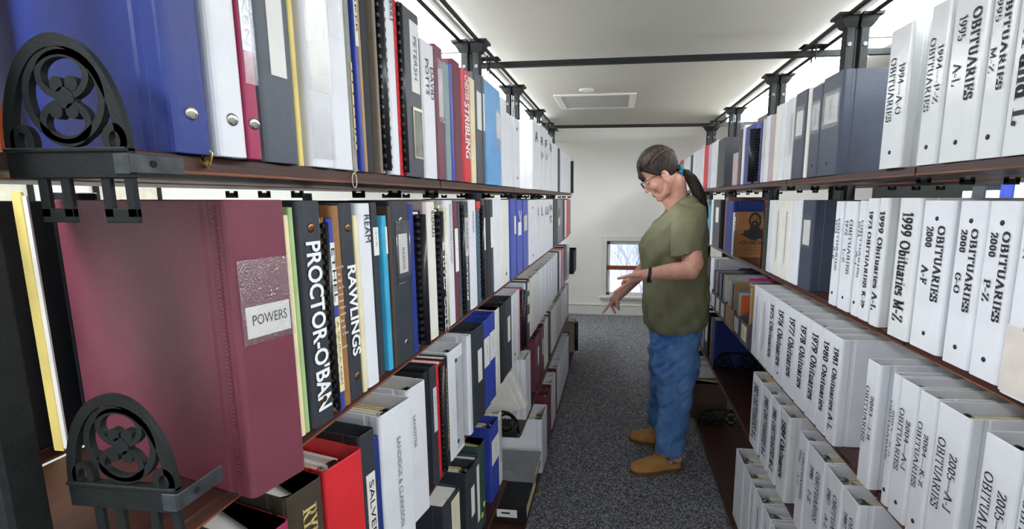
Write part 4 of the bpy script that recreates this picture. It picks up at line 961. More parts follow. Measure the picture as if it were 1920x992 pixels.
ROWS['R4'] = ('R', [
  ('binder', 'white', 0.540, 0.7465, 0.8140, 0.395, 0.286, 'white binder nearest on its shelf lettered 1988 M-Z', {'full': 1}),
  ('binder', 'white', 0.530, 0.8150, 0.8753, 0.395, 0.286, 'white binder lettered OBITUARIES 1988 G-L', {'full': 1}),
  ('binder', 'white', 0.530, 0.8822, 0.9702, 0.395, 0.286, 'white binder lettered OBITUARIES 1988 A-F', {'full': 1}),
  ('binder', 'white', 0.540, 1.0593, 1.1318, 0.395, 0.286, 'white binder lettered OBITUARIES 1987 M-Z', {'full': 1}),
  ('binder', 'white', 0.540, 1.1373, 1.2305, 0.395, 0.286, 'white binder lettered OBITUARIES 1987 A-L', {'full': 1}),
  ('binder', 'white', 0.540, 1.2370, 1.3435, 0.395, 0.286, 'white binder lettered OBITUARIES 1986 I-Z', {'full': 1}),
  ('binder', 'white', 0.540, 1.3512, 1.4163, 0.395, 0.286, 'white binder lettered OBITUARIES 1986 A-H', {'full': 1}),
  ('binder', 'clearw', 0.540, 1.4973, 1.5824, 0.395, 0.286, 'white binder lettered 1984 OBITUARIES', {'full': 1}),
  ('binder', 'white', 0.540, 1.5931, 1.6717, 0.395, 0.286, 'white binder lettered 1983 OBITUARIES M-Z', {'full': 1}),
  ('binder', 'white', 0.540, 1.6776, 1.7713, 0.395, 0.286, 'white binder lettered 1983 OBITUARIES A-L', {'full': 1}),
  ('binder', 'white', 0.540, 1.7913, 1.9134, 0.395, 0.286, 'white binder lettered 1982 OBITUARIES A-L', {'full': 1}),
])
ROWS['R5'] = ('R', [
  ('binder', 'white', 0.497, 1.2043, 1.2924, 0.060, 0.290, 'white binder', {'full': 1}),
  ('binder', 'white', 0.497, 1.3010, 1.3836, 0.060, 0.290, 'white binder', {'full': 1}),
  ('binder', 'white', 0.497, 1.3934, 1.4656, 0.060, 0.290, 'white binder with grey spine print', {'full': 1}),
  ('binder', 'white', 0.497, 1.4765, 1.5452, 0.060, 0.290, 'white binder with bold spine print', {'full': 1}),
  ('binder', 'white', 0.497, 1.5572, 1.6400, 0.060, 0.290, 'white binder with broad printed spine', {'full': 1}),
  ('binder', 'white', 0.497, 1.6467, 1.6952, 0.060, 0.290, 'slim white binder with printed spine', {'full': 1}),
  ('binder', 'white', 0.497, 1.7023, 1.7848, 0.060, 0.290, 'white binder with dark gap in its papers', {'full': 1}),
  ('binder', 'white', 0.497, 1.8006, 1.9283, 0.060, 0.290, 'white binder at the row end beside the empty board', {'full': 1}),
])
def label_row(key, items):
    """one telling label per item; look-alikes in a run are told apart by their order past a findable neighbour"""
    D = [i[7] for i in items]; out = []
    for n, d in enumerate(D):
        if D.count(d) == 1: out.append(d+' on the '+TIER[key]); continue
        a = n
        while a > 0 and D[a-1] == d: a -= 1
        b = n
        while b < len(D)-1 and D[b+1] == d: b += 1
        pre = 'past the '+short(D[a-1]) if a else 'at the near end'
        if b > a: out.append('%s of %s %ss %s, %s' % (ORD[n-a+1], NUM[b-a+1], d, pre, TIER[key]))
        else: out.append('%s just %s on the %s' % (d, pre, TIER[key]))
    return out
PL = {'L': PI/2, 'R': -PI/2}
def place(key, side, items):
    labs = label_row(key, items)
    for it, lab in zip(items, labs):
        kind, color, X, y0, y1, z, h, desc, o = it
        t = (y1-y0)*.985; yaw = math.radians(o.get('yaw', 0))
        d = .235
        if kind in ('thin', 'comb', 'book'): d -= .015
        if key == 'L3': d -= .025
        if o.get('powers'): d = .275
        elif o.get('yaw', 0) > 11 and key != 'L3': d = .235 if key == 'L1' else .2
        if 'cobalt' in desc: d = .262
        if key == 'LB': d = .2
        if 'jutting' in desc: d = .2
        if 'short' in desc: d = .16
        nm, cat = kindname(kind, desc)
        if yaw: t *= math.cos(yaw)*.97
        r = PL[side] + (-yaw if side == 'L' else yaw)
        par = thing(nm, lab, cat, (X, (y0+y1)/2, z), (0, 0, r), 'books and binders on the '+TIER[key])
        BUILD[kind](par, t, h, d, color, o, side)
        if o.get('powers'):
            film(par, -t*.42, t*.46, h*.53, h*.81, y=-.0026)
            bm = bmesh.new(); box(bm, -t*.34, t*.4, -.0012, -.0004, h*.55, h*.655)
            c = obj('spine_label', bm, M_card, par)
            letter(c, 'POWERS', 'sans', .0105, t*.6, (-t*.26, h*.592), 'right', M_ink, -.0016)
        else: dress(par, desc, t, h, side, o)
for _k, (_s, _it) in ROWS.items(): place(_k, _s, _it)
# ------------------------------------------------------------------ things that stand apart from the rows
def single(side, kind, color, X, y0, y1, z, h, lab, o=None, d=.22, name=None, cat=None, group=None, yaw=0, rot=None):
    nm, c = kindname(kind, lab)
    r = PL[side] + math.radians(-yaw if side == 'L' else yaw)
    p = thing(name or nm, lab, cat or c, (X, (y0+y1)/2, z), rot or (0, 0, r), group)
    BUILD[kind](p, (y1-y0)*.985, h, d, color, o or {}, side)
    return p
# near end of the left bookshelf
single('L', 'thin', 'orange', -.545, .385, .393, 1.388, .30, 'orange folder behind the iron end bracket on the top left shelf', d=.06, yaw=4)
single('L', 'thin', 'yellow', -.640, .464, .468, 1.056, .30, 'yellow folder behind the large maroon POWERS binder', d=.012)
single('L', 'binder', 'black', -.618, .50, .53, 1.056, .30, 'slim black binder tucked behind the maroon POWERS binder', d=.03)  # made-up dark strip standing in for the shadow beside POWERS
single('L', 'binder', 'black', -.672, .44, .56, 1.056, .29, 'added black binder darkening the gap by the iron upright behind POWERS', d=.2)  # added dark filler, hides the pale wall between upright and folder
t = thing('brass_clip', 'small brass corner tab under the blue binder on the top left shelf', 'clip', (-.3625, .405, 1.3878))
bm = bmesh.new(); tube(bm, [(0, 0, -.012), (0, 0, .0), (-.002, 0, .0004), (-.004, 0, .0004)], [(.0006, .0045), (.0006, .008), (.0006, .008), (.0006, .008)], 12); tube(bm, [(.0007, 0, -.008), (.0013, 0, -.008)], .0025, 10); obj('tab', bm, mat('brass', '#d9c48a', .25, metal=1, var=.1), t)
t = thing('string_tag', 'looped string tag hanging off the top left shelf edge below the PARKER report', 'tag', (-.3635, .655, 1.386))
bm = bmesh.new(); tube(bm, [(.001, .006*math.cos(a), -.012+.010*math.sin(a)) for a in [2*PI*k/14 for k in range(15)]], .0007, 5, cap=False); tube(bm, [(.001, 0, -.002), (-.0015, .012, .0022), (-.002, .02, .0022)], .0007, 5); obj('string', bm, mat('cotton_string', '#d8d0bc', .9), t)
# flat ledgers on the bottom left shelf with a blue and a patterned binder standing on them
def ledger(y0, y1, x0, x1, z, h, cover, lab, side_label=False):
    p = thing('hardcover_book', lab, 'book', ((x0+x1)/2, (y0+y1)/2, z)); w, l = x1-x0, y1-y0
    bm = bmesh.new()
    bbox(bm, -w/2, w/2, -l/2, l/2, 0, .004, .001); bbox(bm, -w/2, w/2, -l/2, l/2, h-.004, h, .001); bbox(bm, -w/2, w/2, -l/2, -l/2+.004, .002, h-.002, .001); obj('cover', bm, cover, p)
    bm = bmesh.new(); box(bm, -w/2+.006, w/2-.005, -l/2+.004, l/2-.005, .004, h-.004); obj('pages', bm, M_aged, p)
    if side_label:
        bm = bmesh.new(); bbox(bm, .01, .09, -l/2-.0012, -l/2, h*.3, h*.75, .0003); c = obj('spine_label', bm, M_card, p)
        bm = bmesh.new(); box(bm, .028, .062, -l/2-.0016, -l/2-.0012, h*.5, h*.6); obj('lettering', bm, M_ink, c)
M_bk = mat('ledger_black', '#1c1d20', .4, var=.15, scale=40, bump=.15, bscale=200)
ledger(1.705, 1.96, -.58, -.325, .1005, .072, M_bk, 'thick black ledger lying flat on the bottom left shelf with a white label', True)
ledger(1.865, 2.035, -.57, -.318, .1730, .048, mat('ledger_grey', '#7b7e83', .45, var=.1, bump=.15), 'grey topped ledger lying on the black ledger with a white label')
# white binder slumped against its neighbours on the fourth left shelf
p = thing('ring_binder', 'open white binder slumped at an angle before the tall blank white binder', 'binder', (-.36, 1.935, .485), (math.radians(-24), 0, PI/2))
binder(p, .042, .165, .2, 'cream2', dict(full=1), 'L')
single('L', 'comb', 'taupe', -.315, 3.86, 3.915, .1005, .26, 'grey comb bound notebook jutting out at the far end of the bottom left shelf', d=.2)
single('L', 'thin', 'white', -.31, 3.925, 3.94, .1005, .26, 'thin white folder at the far end of the bottom left shelf', d=.2)

# second right shelf beyond the white binders
G2 = 'books and binders on the second right shelf'
p = single('R', 'comb', 'red', .60, 2.105, 2.120, 1.0535, .285, 'thin red and green spiral notebook leaning by the white binders, second right shelf', d=.2, name='spiral_notebook', cat='book', group=G2)
bm = bmesh.new(); bbox(bm, .0078, .009, .004, .2, 0, .282, .0003); tag(obj('back_cover', bm, vmat('forest'), p), 'green cover')
p = single('R', 'book', 'brown', .597, 2.548, 2.562, 1.0535, .228, 'brown book with a bearded soldier on its cover facing the camera', d=.16, group=G2)
# cover art lies on the near cover (+x side of the local frame)
art = bmesh.new(); xx = .00705
def blob(cy, cz, ry, rz, mi, dx, n=22, wob=.08, a0=0):
    cy, cz, ry, rz = .085+(cy-.098)*1.25, .166+(cz-.150)*1.2, ry*1.25, rz*1.25
    rr = random.Random(int(cy*1e4+cz*1e3)); vs = []
    for k in range(n):
        a = 2*PI*k/n; w = 1+rr.uniform(-wob, wob); vs.append(art.verts.new((xx+dx, cy+ry*w*math.cos(a), cz+rz*w*math.sin(a))))
    f = art.faces.new(vs); f.material_index = mi
blob(.098, .108, .046, .022, 0, .0002, wob=.25); blob(.098, .128, .02, .022, 0, .0003)
blob(.098, .168, .024, .032, 0, .0004); blob(.098, .165, .017, .024, 1, .0006); blob(.098, .146, .017, .019, 0, .0008, wob=.15); blob(.098, .152, .006, .003, 1, .001)
blob(.091, .172, .004, .0018, 0, .001); blob(.106, .172, .004, .0018, 0, .001)
o_ = obj('cover_picture', art, [M_ink, mat('engraving_tan', '#8a6238', .6)], p); o_['label'] = 'dark engraved bust of a bearded man'
c = letter(p, 'A CIVIL WAR DIARY', 'sans', .019, .125, (0, 0), 'right', M_ink, 0, bold=True)
c.rotation_euler = (0, 0, PI/2); c.location = (xx+.0006, .014, .066)
bm = bmesh.new()
for z, l in ((.052, .11), (.042, .12), (.034, .12), (.02, .13)): box(bm, xx, xx+.0005, .018, .018+l, z, z+.0016)
obj('rule_lines', bm, mat('ink_brown', '#5a3c22', .6), p)
p = single('R', 'book', 'darkbrown', .60, 2.575, 2.625, 1.0535, .225, 'brown book with white letters BO beside the bearded soldier cover', d=.17, group=G2); T(p, .049, .225, 'BO', .1, .42, .6, 0, m=M_wink, bold=True)
single('R', 'book', 'cream2', .60, 2.63, 2.665, 1.0535, .222, 'cream book between the brown BO book and the big navy book', d=.17, group=G2)
p = single('R', 'book', 'navyblue', .605, 2.68, 2.86, 1.0535, .282, 'big navy blue book behind the bearded soldier cover', d=.21, group=G2); lines(p, .17, .02, .15, .23, 2, 31, M_grey, .004)
single('R', 'book', 'brown', .62, 2.885, 2.955, 1.0535, .30, 'tall tan brown folder book just past the big navy book, second right shelf', d=.2, group=G2)
p = single('R', 'binder', 'blackv', .60, 2.985, 3.185, 1.0535, .285, 'black binder with a tall white label near the woman, second right shelf', d=.22, group=G2); card(p, -.02, .06, .15, .24)
single('R', 'thin', 'white', .60, 3.20, 3.265, 1.0535, .285, 'white binder just past the black label binder near the woman', d=.2, group=G2)
single('R', 'book', 'bluecloth', .60, 3.29, 3.37, 1.0535, .25, 'blue book just behind the woman, second right shelf', d=.2, group=G2)
single('R', 'book', 'sage', .60, 3.38, 3.47, 1.0535, .285, 'sage green book farthest seen on the second right shelf', d=.2, group=G2)
# third right shelf: magazine boxes with pamphlets
M_bx = mat('box_grey', '#54525a', .6, var=.1); M_bt = mat('box_tan', '#b9986c', .6, var=.1); M_yl = mat('label_yellow', '#e3d9a0', .6)
def magbox(y0, y1, m, lm, lab):
    p = thing('magazine_box', lab, 'box', (.572, (y0+y1)/2, .7005), (0, 0, -PI/2), 'magazine boxes on the third right shelf'); t = (y1-y0); d = .23
    bm = bmesh.new(); w = .0025
    for s in (-1, 1):
        a, b = sorted((s*t/2, s*(t/2-w))); pr = [(0, 0), (d, 0), (d, .24), (d-.07, .24), (.0, .105)]
        rings(bm, [[(a, y, z) for y, z in pr], [(b, y, z) for y, z in pr]])
    box(bm, -t/2+w, t/2-w, 0, w, 0, .105); box(bm, -t/2+w, t/2-w, d-w, d, 0, .24); box(bm, -t/2+w, t/2-w, w, d-w, 0, w)
    obj('body', bm, m, p); c = card(p, -t*.3, t*.3, .02, .09, lm); lines(c, t, 0, .035, .08, 2, int(y0*100))
for y0, y1, m, lm, lab in ((2.135, 2.275, M_bx, M_yl, 'grey magazine box with a yellow label, nearest of the low boxes at right'), (2.285, 2.41, M_bx, M_card, 'grey magazine box between the yellow label box and the tan box'),
    (2.42, 2.585, M_bt, M_bt, 'tan magazine box in the row of grey ones at right'), (2.60, 2.715, M_bx, M_card, 'grey magazine box with white label just past the tan box'),
    (2.725, 2.845, M_bx, M_card, 'grey magazine box second past the tan box'), (2.855, 2.975, M_bx, M_card, 'grey magazine box with white label closest to the woman')): magbox(y0, y1, m, lm, lab)
GP = 'pamphlets in the magazine boxes'
for y0, w, c, h, lab in ((2.145, .02, 'tan', .262, 'manila folder beside the end of the white OBITUARIES binders, third right shelf'),
    (2.30, .02, 'orange', .2, 'rust orange pamphlet in the grey box by the clear plastic bag'), (2.335, .018, 'grey2', .205, 'pale grey pamphlet beside the rust orange one'), (2.37, .02, 'sage', .21, 'grey green pamphlet next before the tan box'),
    (2.435, .024, 'tan', .235, 'tan pamphlet in the tan box'), (2.475, .02, 'steel', .225, 'dark teal pamphlet in the tan box'), (2.515, .024, 'grey2', .235, 'pale grey pamphlet in the tan box'), (2.552, .02, 'cream2', .23, 'cream pamphlet in the tan box'),
    (2.612, .02, 'cream2', .24, 'cream pamphlet in the box just past the tan box'), (2.645, .024, 'grey2', .245, 'grey pamphlet in the box just past the tan box'), (2.683, .02, 'tan', .24, 'buff pamphlet in the box just past the tan box'),
    (2.737, .02, 'navyblue', .235, 'dark blue pamphlet two boxes past the tan box'), (2.77, .02, 'sage', .23, 'grey green pamphlet two boxes past the tan box'), (2.806, .02, 'black', .22, 'black pamphlet two boxes past the tan box'),
    (2.868, .022, 'pinkgrey', .23, 'pinkish pamphlet in the box closest to the woman'), (2.904, .02, 'plum', .225, 'plum pamphlet in the box closest to the woman'), (2.938, .02, 'navyblue', .225, 'navy pamphlet in the box closest to the woman')):
    single('R', 'thin', c, .579, y0, y0+w, .7035, h, lab, d=.2, name='pamphlet', cat='pamphlet', group=GP)
single('R', 'binder', 'white', .58, 2.985, 3.09, .7005, .29, 'white binder next to the farthest grey magazine box', d=.22)
single('R', 'book', 'black', .58, 3.10, 3.19, .7005, .28, 'black book just past the white binder by the magazine boxes', d=.2)
bag = thing('plastic_bag', 'clear zip plastic bag with a magenta zip in the nearest magazine box', 'bag', (.585, 2.215, .7035), (0, 0, 0))
def bagshape(x0, x1, z0, z1, b):
    bm = bmesh.new(); n = 10
    L = []
    for k in range(n+1):
        z = z0+(z1-z0)*k/n; q = b*math.sin(PI*min(1, .15+.85*k/n))**.6 if k < n else .001
        L.append([(x0+(x1-x0)*u, (-1 if s else 1)*q*(math.sin(PI*min(max(u, .02), .98))**.5)*(1+.2*math.sin(9*u+5*z*20)), z) for s, us in ((0, (0, .2, .4, .6, .8, 1)), (1, (.98, .8, .6, .4, .2, .02))) for u in us])
    rings(bm, L, smooth=True); return bm
obj('bag_film', bagshape(0, .19, .002, .29, .04), pocketmat(), bag)
bm = bmesh.new(); bbox(bm, -.002, .192, -.004, .004, .285, .297, .001); obj('zip_strip', bm, mat('magenta_zip', '#b0207e', .35), bag)
p = thing('booklet', 'brown booklet inside the clear zip bag', 'book', (.60, 2.215, .7085), (0, 0, -PI/2)); thin(p, .012, .2, .15, 'brown', {}, 'R')
p = thing('booklet', 'white folded papers inside the clear zip bag', 'paper', (.61, 2.226, .7085), (0, 0, -PI/2)); thin(p, .006, .2, .12, "cream2", {}, "R")
# fourth and bottom right shelves beyond the empty stretch
for kind, c, X, y0, y1, z, h, lab in (('book', 'navyblue', .56, 2.76, 2.87, .4005, .27, 'dark blue tall book first past the empty stretch, fourth right shelf'), ('book', 'ochre', .57, 2.89, 2.94, .4005, .25, 'ochre book just past the dark blue tall book, fourth right shelf'),
    ('binder', 'black', .56, 2.96, 3.06, .4005, .27, 'black binder with white label behind the legs, fourth right shelf'), ('binder', 'grey', .56, 3.08, 3.2, .4005, .27, 'grey binder behind the legs, fourth right shelf'), ('binder', 'black', .56, 3.22, 3.36, .4005, .27, 'farthest black binder on the fourth right shelf')):
    p = single('R', kind, c, X, y0, y1, z, h, lab, d=.22)
    if 'white label' in lab: card(p, -.03, .03, .08, .2)
p = thing('hardcover_book', 'big dark brown book past the empty bottom board, behind the jeans', 'book', (.46, 2.86, .0605), (0, 0, -PI/2)); book(p, .09, .215, .2, 'darkbrown', {}, 'R')
for k, (y0, y1, c, h, lab) in enumerate(((2.92, 3.02, 'white', .275, 'white binder just behind the big dark brown book'), (3.03, 3.14, 'white', .28, 'second white binder behind the big dark brown book'), (3.16, 3.24, 'black', .285, 'black binder behind the two white ones by the jeans'), (3.26, 3.36, 'cream2', .28, 'off white binder past the black one by the jeans'), (3.38, 3.46, 'black', .285, 'farther black binder on the bottom right shelf'), (3.48, 3.6, 'cream2', .28, 'farthest off white binder on the bottom right shelf'))):
    single('R', 'binder', c, .46, y0, y1, .0605, h, lab, dict(full=1), d=.22)

# next aisle on the right, glimpsed through the gap under the top shelf
U3 = thing('bookshelf', 'bookshelf of the next aisle glimpsed under the top right shelf', 'bookshelf', (0, 0, 0))
for z in (1.12, .7): board(U3, 1.72, 1, .26, 1.6, 4.2, z)
bm = bmesh.new(); bbox(bm, 2.0, 2.02, 1.6, 4.2, 0, 1.9, .002); obj('back_panel', bm, M_iron, U3)
rr = random.Random(3); y = 1.7
for k in range(13):
    c = ('white', 'cream2', 'royal', 'white', 'blackv', 'white', 'royal')[k % 7]; w = rr.uniform(.05, .1); hh = rr.uniform(.262, .3)
    single('R', 'binder', c, 1.73, y, y+w, 1.1205, hh, '%s binder in the next aisle, %s from the near end' % ({'white': 'white', 'cream2': 'off white', 'royal': 'blue', 'blackv': 'black'}[c], ORD[k+1] if k < 12 else 'last'), d=.23, group='binders in the next aisle'); y += w+.004
# pictures on the left wall, glimpsed through the gap under the top left shelf
for y, z, w, h, nm, lab in ((.95, 1.42, .36, .34, 'poster', 'grey engraved poster on the left wall seen under the top left shelf'), (1.75, 1.36, .32, .26, 'picture', 'dark framed picture on the left wall, nearer of two'), (2.35, 1.36, .36, .24, 'picture', 'dark framed picture on the left wall, farther of two')):
    p = thing('framed_picture', lab, 'picture', (-2.578, y, z), (0, 0, PI/2))
    bm = bmesh.new()
    for a, b, c, d in ((-w/2, w/2, h/2-.02, h/2), (-w/2, w/2, -h/2, -h/2+.02), (-w/2, -w/2+.02, -h/2, h/2), (w/2-.02, w/2, -h/2, h/2)): bbox(bm, a, b, -.02, 0, c, d, .003)
    obj('frame', bm, M_iron if nm == 'picture' else M_trim, p)
    bm = bmesh.new(); box(bm, -w/2+.015, w/2-.015, -.008, -.003, -h/2+.015, h/2-.015)
    obj('print', bm, mat('print_grey', '#8d8f92', .7, hex2='#d9d9d6', scale=26) if nm == 'poster' else mat('print_buff', '#dfd9c4', .7), p)
# ------------------------------------------------------------------ the woman
PY_ = 2.45
def remesh(name, bm, vox, it, m, par, fac=.5):
    me = bm2me(name, bm, m); o = bpy.data.objects.new(name, me); COL.objects.link(o)
    r = o.modifiers.new('r', 'REMESH'); r.mode = 'VOXEL'; r.voxel_size = vox; r.use_smooth_shade = True
    s = o.modifiers.new('s', 'SMOOTH'); s.iterations = it; s.factor = fac
    dg = bpy.context.evaluated_depsgraph_get(); ev = o.evaluated_get(dg)
    me2 = bpy.data.meshes.new_from_object(ev); me2.materials.clear()
    for x in (m if isinstance(m, (list, tuple)) else [m]): me2.materials.append(x)
    for p in me2.polygons: p.use_smooth = True
    bpy.data.objects.remove(o); bpy.data.meshes.remove(me)
    o = bpy.data.objects.new(name, me2); COL.objects.link(o); o.parent = par
    if par: o.matrix_parent_inverse = Matrix.Translation(par.location).inverted()
    return o
def smooth(bm):
    for f in bm.faces: f.smooth = True
    return bm
def limb(bm, pts, n=14):
    """tapered round limb with ball ends: pts = (x, y, z, r)"""
    P = [Vector(p[:3]) for p in pts]; R = [p[3] for p in pts]
    tube(bm, P, R, n); ell(bm, P[0], (R[0],)*3, None, 12, 8); ell(bm, P[-1], (R[-1],)*3, None, 12, 8)
    for p, r in zip(P[1:-1], R[1:-1]): ell(bm, p, (r,)*3, None, 12, 8)
WM = thing('person', 'person in olive green T-shirt and jeans pointing down at the shelf', 'person', (.25, PY_, 0))
M_skin = mat('skin', '#d09a86', .5, var=.06, scale=40, spec=.35, bump=.08, bscale=200)
M_skin.node_tree.nodes['Principled BSDF'].inputs['Subsurface Weight'].default_value = .12
M_skin.node_tree.nodes['Principled BSDF'].inputs['Subsurface Radius'].default_value = (.012, .005, .003)
M_shirt = mat('olive_jersey', '#6f6f53', .85, hex2='#7b7a5c', scale=18, bump=.25, bscale=900)
M_jean = mat('denim', '#3f6aa6', .8, hex2='#6a97cc', scale=9, stretch=(1, 1, .6), bump=.3, bscale=900)
M_hair = mat('brown_hair', '#1d1613', .65, spec=.25, hex2='#40342c', scale=12, stretch=(9, 9, 1.4), bump=.5, bscale=70)
M_boot = mat('tan_suede', '#bd8646', .85, hex2='#cf9b5c', scale=25, bump=.25, bscale=300)
M_sole = mat('boot_sole', '#7d5a34', .8)
# head frame: a = down the face, b = out of the face, y = sideways; tilted forward
H0 = Vector((.124, PY_, 1.430)); HA = Vector((.577, 0, -.816)); HB = Vector((-.816, 0, -.577))
HR = Matrix((( HB.x, 0, -HA.x), (0, 1, 0), (HB.z, 0, -HA.z)))     # columns: out, side, up
def hp(a, b, y=0): return H0+HA*a+HB*b+Vector((0, y, 0))
bm = bmesh.new()
def he(a, b, y, ra, rb, ry): ell(bm, hp(a, b, y), (rb, ry, ra), HR, 20, 14)
he(-.018, -.094, 0, .086, .090, .072); he(.045, -.060, 0, .078, .056, .056); he(.060, -.085, 0, .06, .06, .057)
he(.112, -.016, 0, .016, .015, .018); he(.10, -.028, 0, .024, .024, .03); he(-.03, -.028, 0, .03, .026, .048); he(-.004, -.013, 0, .008, .010, .036)
for s in (-1, 1):
    he(.048, -.030, s*.034, .024, .022, .02); he(.054, .006, s*.0095, .0065, .008, .006); he(.012, -.020, s*.032, .012, .012, .015)
    limb(bm, [(*hp(.118, -.024, s*.012), .014), (*hp(.105, -.06, s*.042), .015), (*hp(.07, -.088, s*.058), .015)])
    he(.040, -.094, s*.070, .032, .019, .007); he(.034, -.101, s*.074, .021, .008, .005); he(.062, -.088, s*.072, .010, .009, .006)
limb(bm, [(*hp(.002, -.008), .009), (*hp(.026, .001), .0085), (*hp(.047, .012), .0095)]); he(.052, .013, 0, .0085, .009, .009)
he(.079, -.006, 0, .0065, .0085, .02); he(.091, -.006, 0, .0065, .0085, .018); he(.068, -.012, 0, .012, .012, .02)
limb(bm, [(.275, PY_, 1.425, .052), (.285, PY_, 1.37, .050), (.300, PY_, 1.31, .052), (.31, PY_, 1.25, .07)])
limb(bm, [(.235, PY_, 1.345, .026), (.262, PY_, 1.32, .034)])
# trunk inside the shirt
def torus_rings(rows, n=28, p=2.3):
    L = []
    for z, xf, xb, hy, cy in rows:
        cx, rx = (xf+xb)/2, (xb-xf)/2; l = []
        for k in range(n):
            a = 2*PI*k/n; c, s = math.cos(a), math.sin(a)
            l.append((cx+rx*math.copysign(abs(c)**(2/p), c), cy+hy*math.copysign(abs(s)**(2/p), s), z))
        L.append(l)
    return L
rings(bm, torus_rings([(z, xf+.015, xb-.015, hy-.015, PY_) for z, xf, xb, hy in ((.76, .20, .42, .14), (.85, .15, .45, .2), (1.0, .13, .435, .18), (1.11, .12, .43, .18), (1.2, .165, .425, .18), (1.26, .21, .42, .17), (1.31, .255, .40, .13))]), smooth=True)
# legs inside the jeans
for y, x0, x1, x2, yf in ((2.345, .29, .30, .285, 2.335), (2.565, .27, .27, .280, 2.575)): limb(bm, [(x0, y, .72, .070), (x1, y, .45, .050), (x2, yf, .12, .034), (x2-.02, yf, .05, .028)])
# left arm, nearer the camera: elbow bent, hand out in front
limb(bm, [(.335, 2.29, 1.245, .045), (.325, 2.235, 1.15, .046), (.338, 2.205, 1.065, .047), (.325, 2.195, 1.035, .043), (.255, 2.19, 1.028, .040), (.19, 2.19, 1.021, .031), (.135, 2.19, 1.012, .0255)])
def finger(pts, r0=.0085, r1=.0065):
    n = len(pts); limb(bm, [(*p, r0+(r1-r0)*k/(n-1)) for k, p in enumerate(pts)], 10)
limb(bm, [(.130, 2.19, 1.012, .024), (.10, 2.19, 1.006, .026), (.072, 2.188, .992, .022)])
ell(bm, (.088, 2.196, .997), (.036, .030, .020), Matrix.Rotation(math.radians(-22), 3, 'Y'))
finger([(.065, 2.172, .985), (.040, 2.170, .966), (.017, 2.168, .949), (-.004, 2.167, .934)])
finger([(.062, 2.190, .987), (.038, 2.192, .985), (.030, 2.194, .968), (.044, 2.196, .958)])
finger([(.063, 2.206, .988), (.042, 2.210, .984), (.036, 2.211, .967), (.050, 2.211, .960)])
finger([(.066, 2.220, .988), (.050, 2.226, .982), (.046, 2.227, .968), (.058, 2.226, .962)], .0075, .006)
finger([(.105, 2.168, 1.012), (.072, 2.158, 1.013), (.042, 2.156, 1.006), (.012, 2.158, .998)], .0105, .0075)
# right arm, farther side, reaching lower
limb(bm, [(.335, 2.61, 1.245, .045), (.29, 2.655, 1.13, .05), (.215, 2.67, 1.03, .044), (.165, 2.66, .985, .040), (.10, 2.635, .915, .033), (.038, 2.61, .850, .0255)])
limb(bm, [(.036, 2.608, .848, .024), (.012, 2.602, .826, .026), (-.010, 2.60, .808, .022)])
ell(bm, (.002, 2.602, .818), (.034, .030, .020), Matrix.Rotation(math.radians(-42), 3, 'Y'))
finger([(-.018, 2.585, .800), (-.034, 2.582, .780), (-.048, 2.580, .761), (-.063, 2.578, .741)])
finger([(-.016, 2.602, .798), (-.018, 2.602, .774), (-.008, 2.602, .756), (.001, 2.602, .737)])
finger([(-.012, 2.617, .798), (-.006, 2.620, .776), (.008, 2.622, .766), (.020, 2.622, .772)])
finger([(-.004, 2.631, .802), (.002, 2.636, .784), (.014, 2.638, .776), (.024, 2.637, .782)], .0075, .006)
finger([(.014, 2.578, .822), (.010, 2.568, .800), (.012, 2.566, .780), (.021, 2.567, .765)], .0105, .0075)
body = remesh('body', bm, .0036, 5, M_skin, WM)
# eyes, brows and lips
for s in (-1, 1):
    e = bmesh.new(); ell(e, (0, 0, 0), (.0095, .0115, .0075), None, 14, 10)
    e_ = obj('eye', e, mat('eye_white', '#dcd6cf', .25), WM); e_.matrix_parent_inverse = Matrix.Translation(WM.location).inverted(); e_.location = hp(.014, -.012, s*.031); e_.rotation_euler = (0, math.radians(35), 0)
    e = bmesh.new(); tube(e, [hp(-.004, -.001, s*.016), hp(-.010, -.003, s*.03), hp(-.006, -.014, s*.046)], [(.0018, .003), (.002, .0035), (.001, .002)], 8)
    e_ = obj('eyebrow', e, M_hair, WM); e_.matrix_parent_inverse = Matrix.Translation(WM.location).inverted()
def child(name, bm, m, par=WM):
    o = obj(name, bm, m, par); o.matrix_parent_inverse = Matrix.Translation(WM.location).inverted(); return o
l = bmesh.new(); ell(l, hp(.080, .0005), (.0035, .017, .003), HR, 14, 8); ell(l, hp(.0895, .0005), (.0035, .015, .0033), HR, 14, 8); child('lips', l, mat('lip', '#a4584f', .4))
# hair: cap that dives under the skin past the hairline, fringe, ponytail
hb = bmesh.new(); bmesh.ops.create_uvsphere(hb, u_segments=64, v_segments=48, radius=1)
def hairline(b):
    T_ = ((.02, -.085), (-.005, -.060), (-.03, -.024), (-.055, .006), (-.075, .022), (-.092, .018), (-.105, .040), (-.12, .066), (-.15, .085), (-.2, .10))
    for (b0, a0), (b1, a1) in zip(T_, T_[1:]):
        if b <= b0 and b >= b1: return a0+(a1-a0)*(b0-b)/(b0-b1)
    return -.09 if b > 0 else .1
for v in hb.verts:
    d = v.co.copy(); a = -.022 - .096*d.z; b = -.096 + .098*d.x; y = .080*d.y
    f = 1.0
    ov = a-hairline(b)
    if ov > 0: f = max(.80, 1-ov*9)
    ruf = 1+.012*math.sin(26*math.atan2(d.y, d.z)+3*d.x)
    v.co = hp(-.022+(a+.022)*f*ruf, -.096+(b+.096)*f*ruf, y*f*ruf)
child('hair', smooth(hb), M_hair)
M_hair2 = mat('grey_brown_hair', '#4d4038', .5, hex2='#6a5d53', scale=12, stretch=(9, 9, 1.4))  # grey brown tone, lighter than the main hair
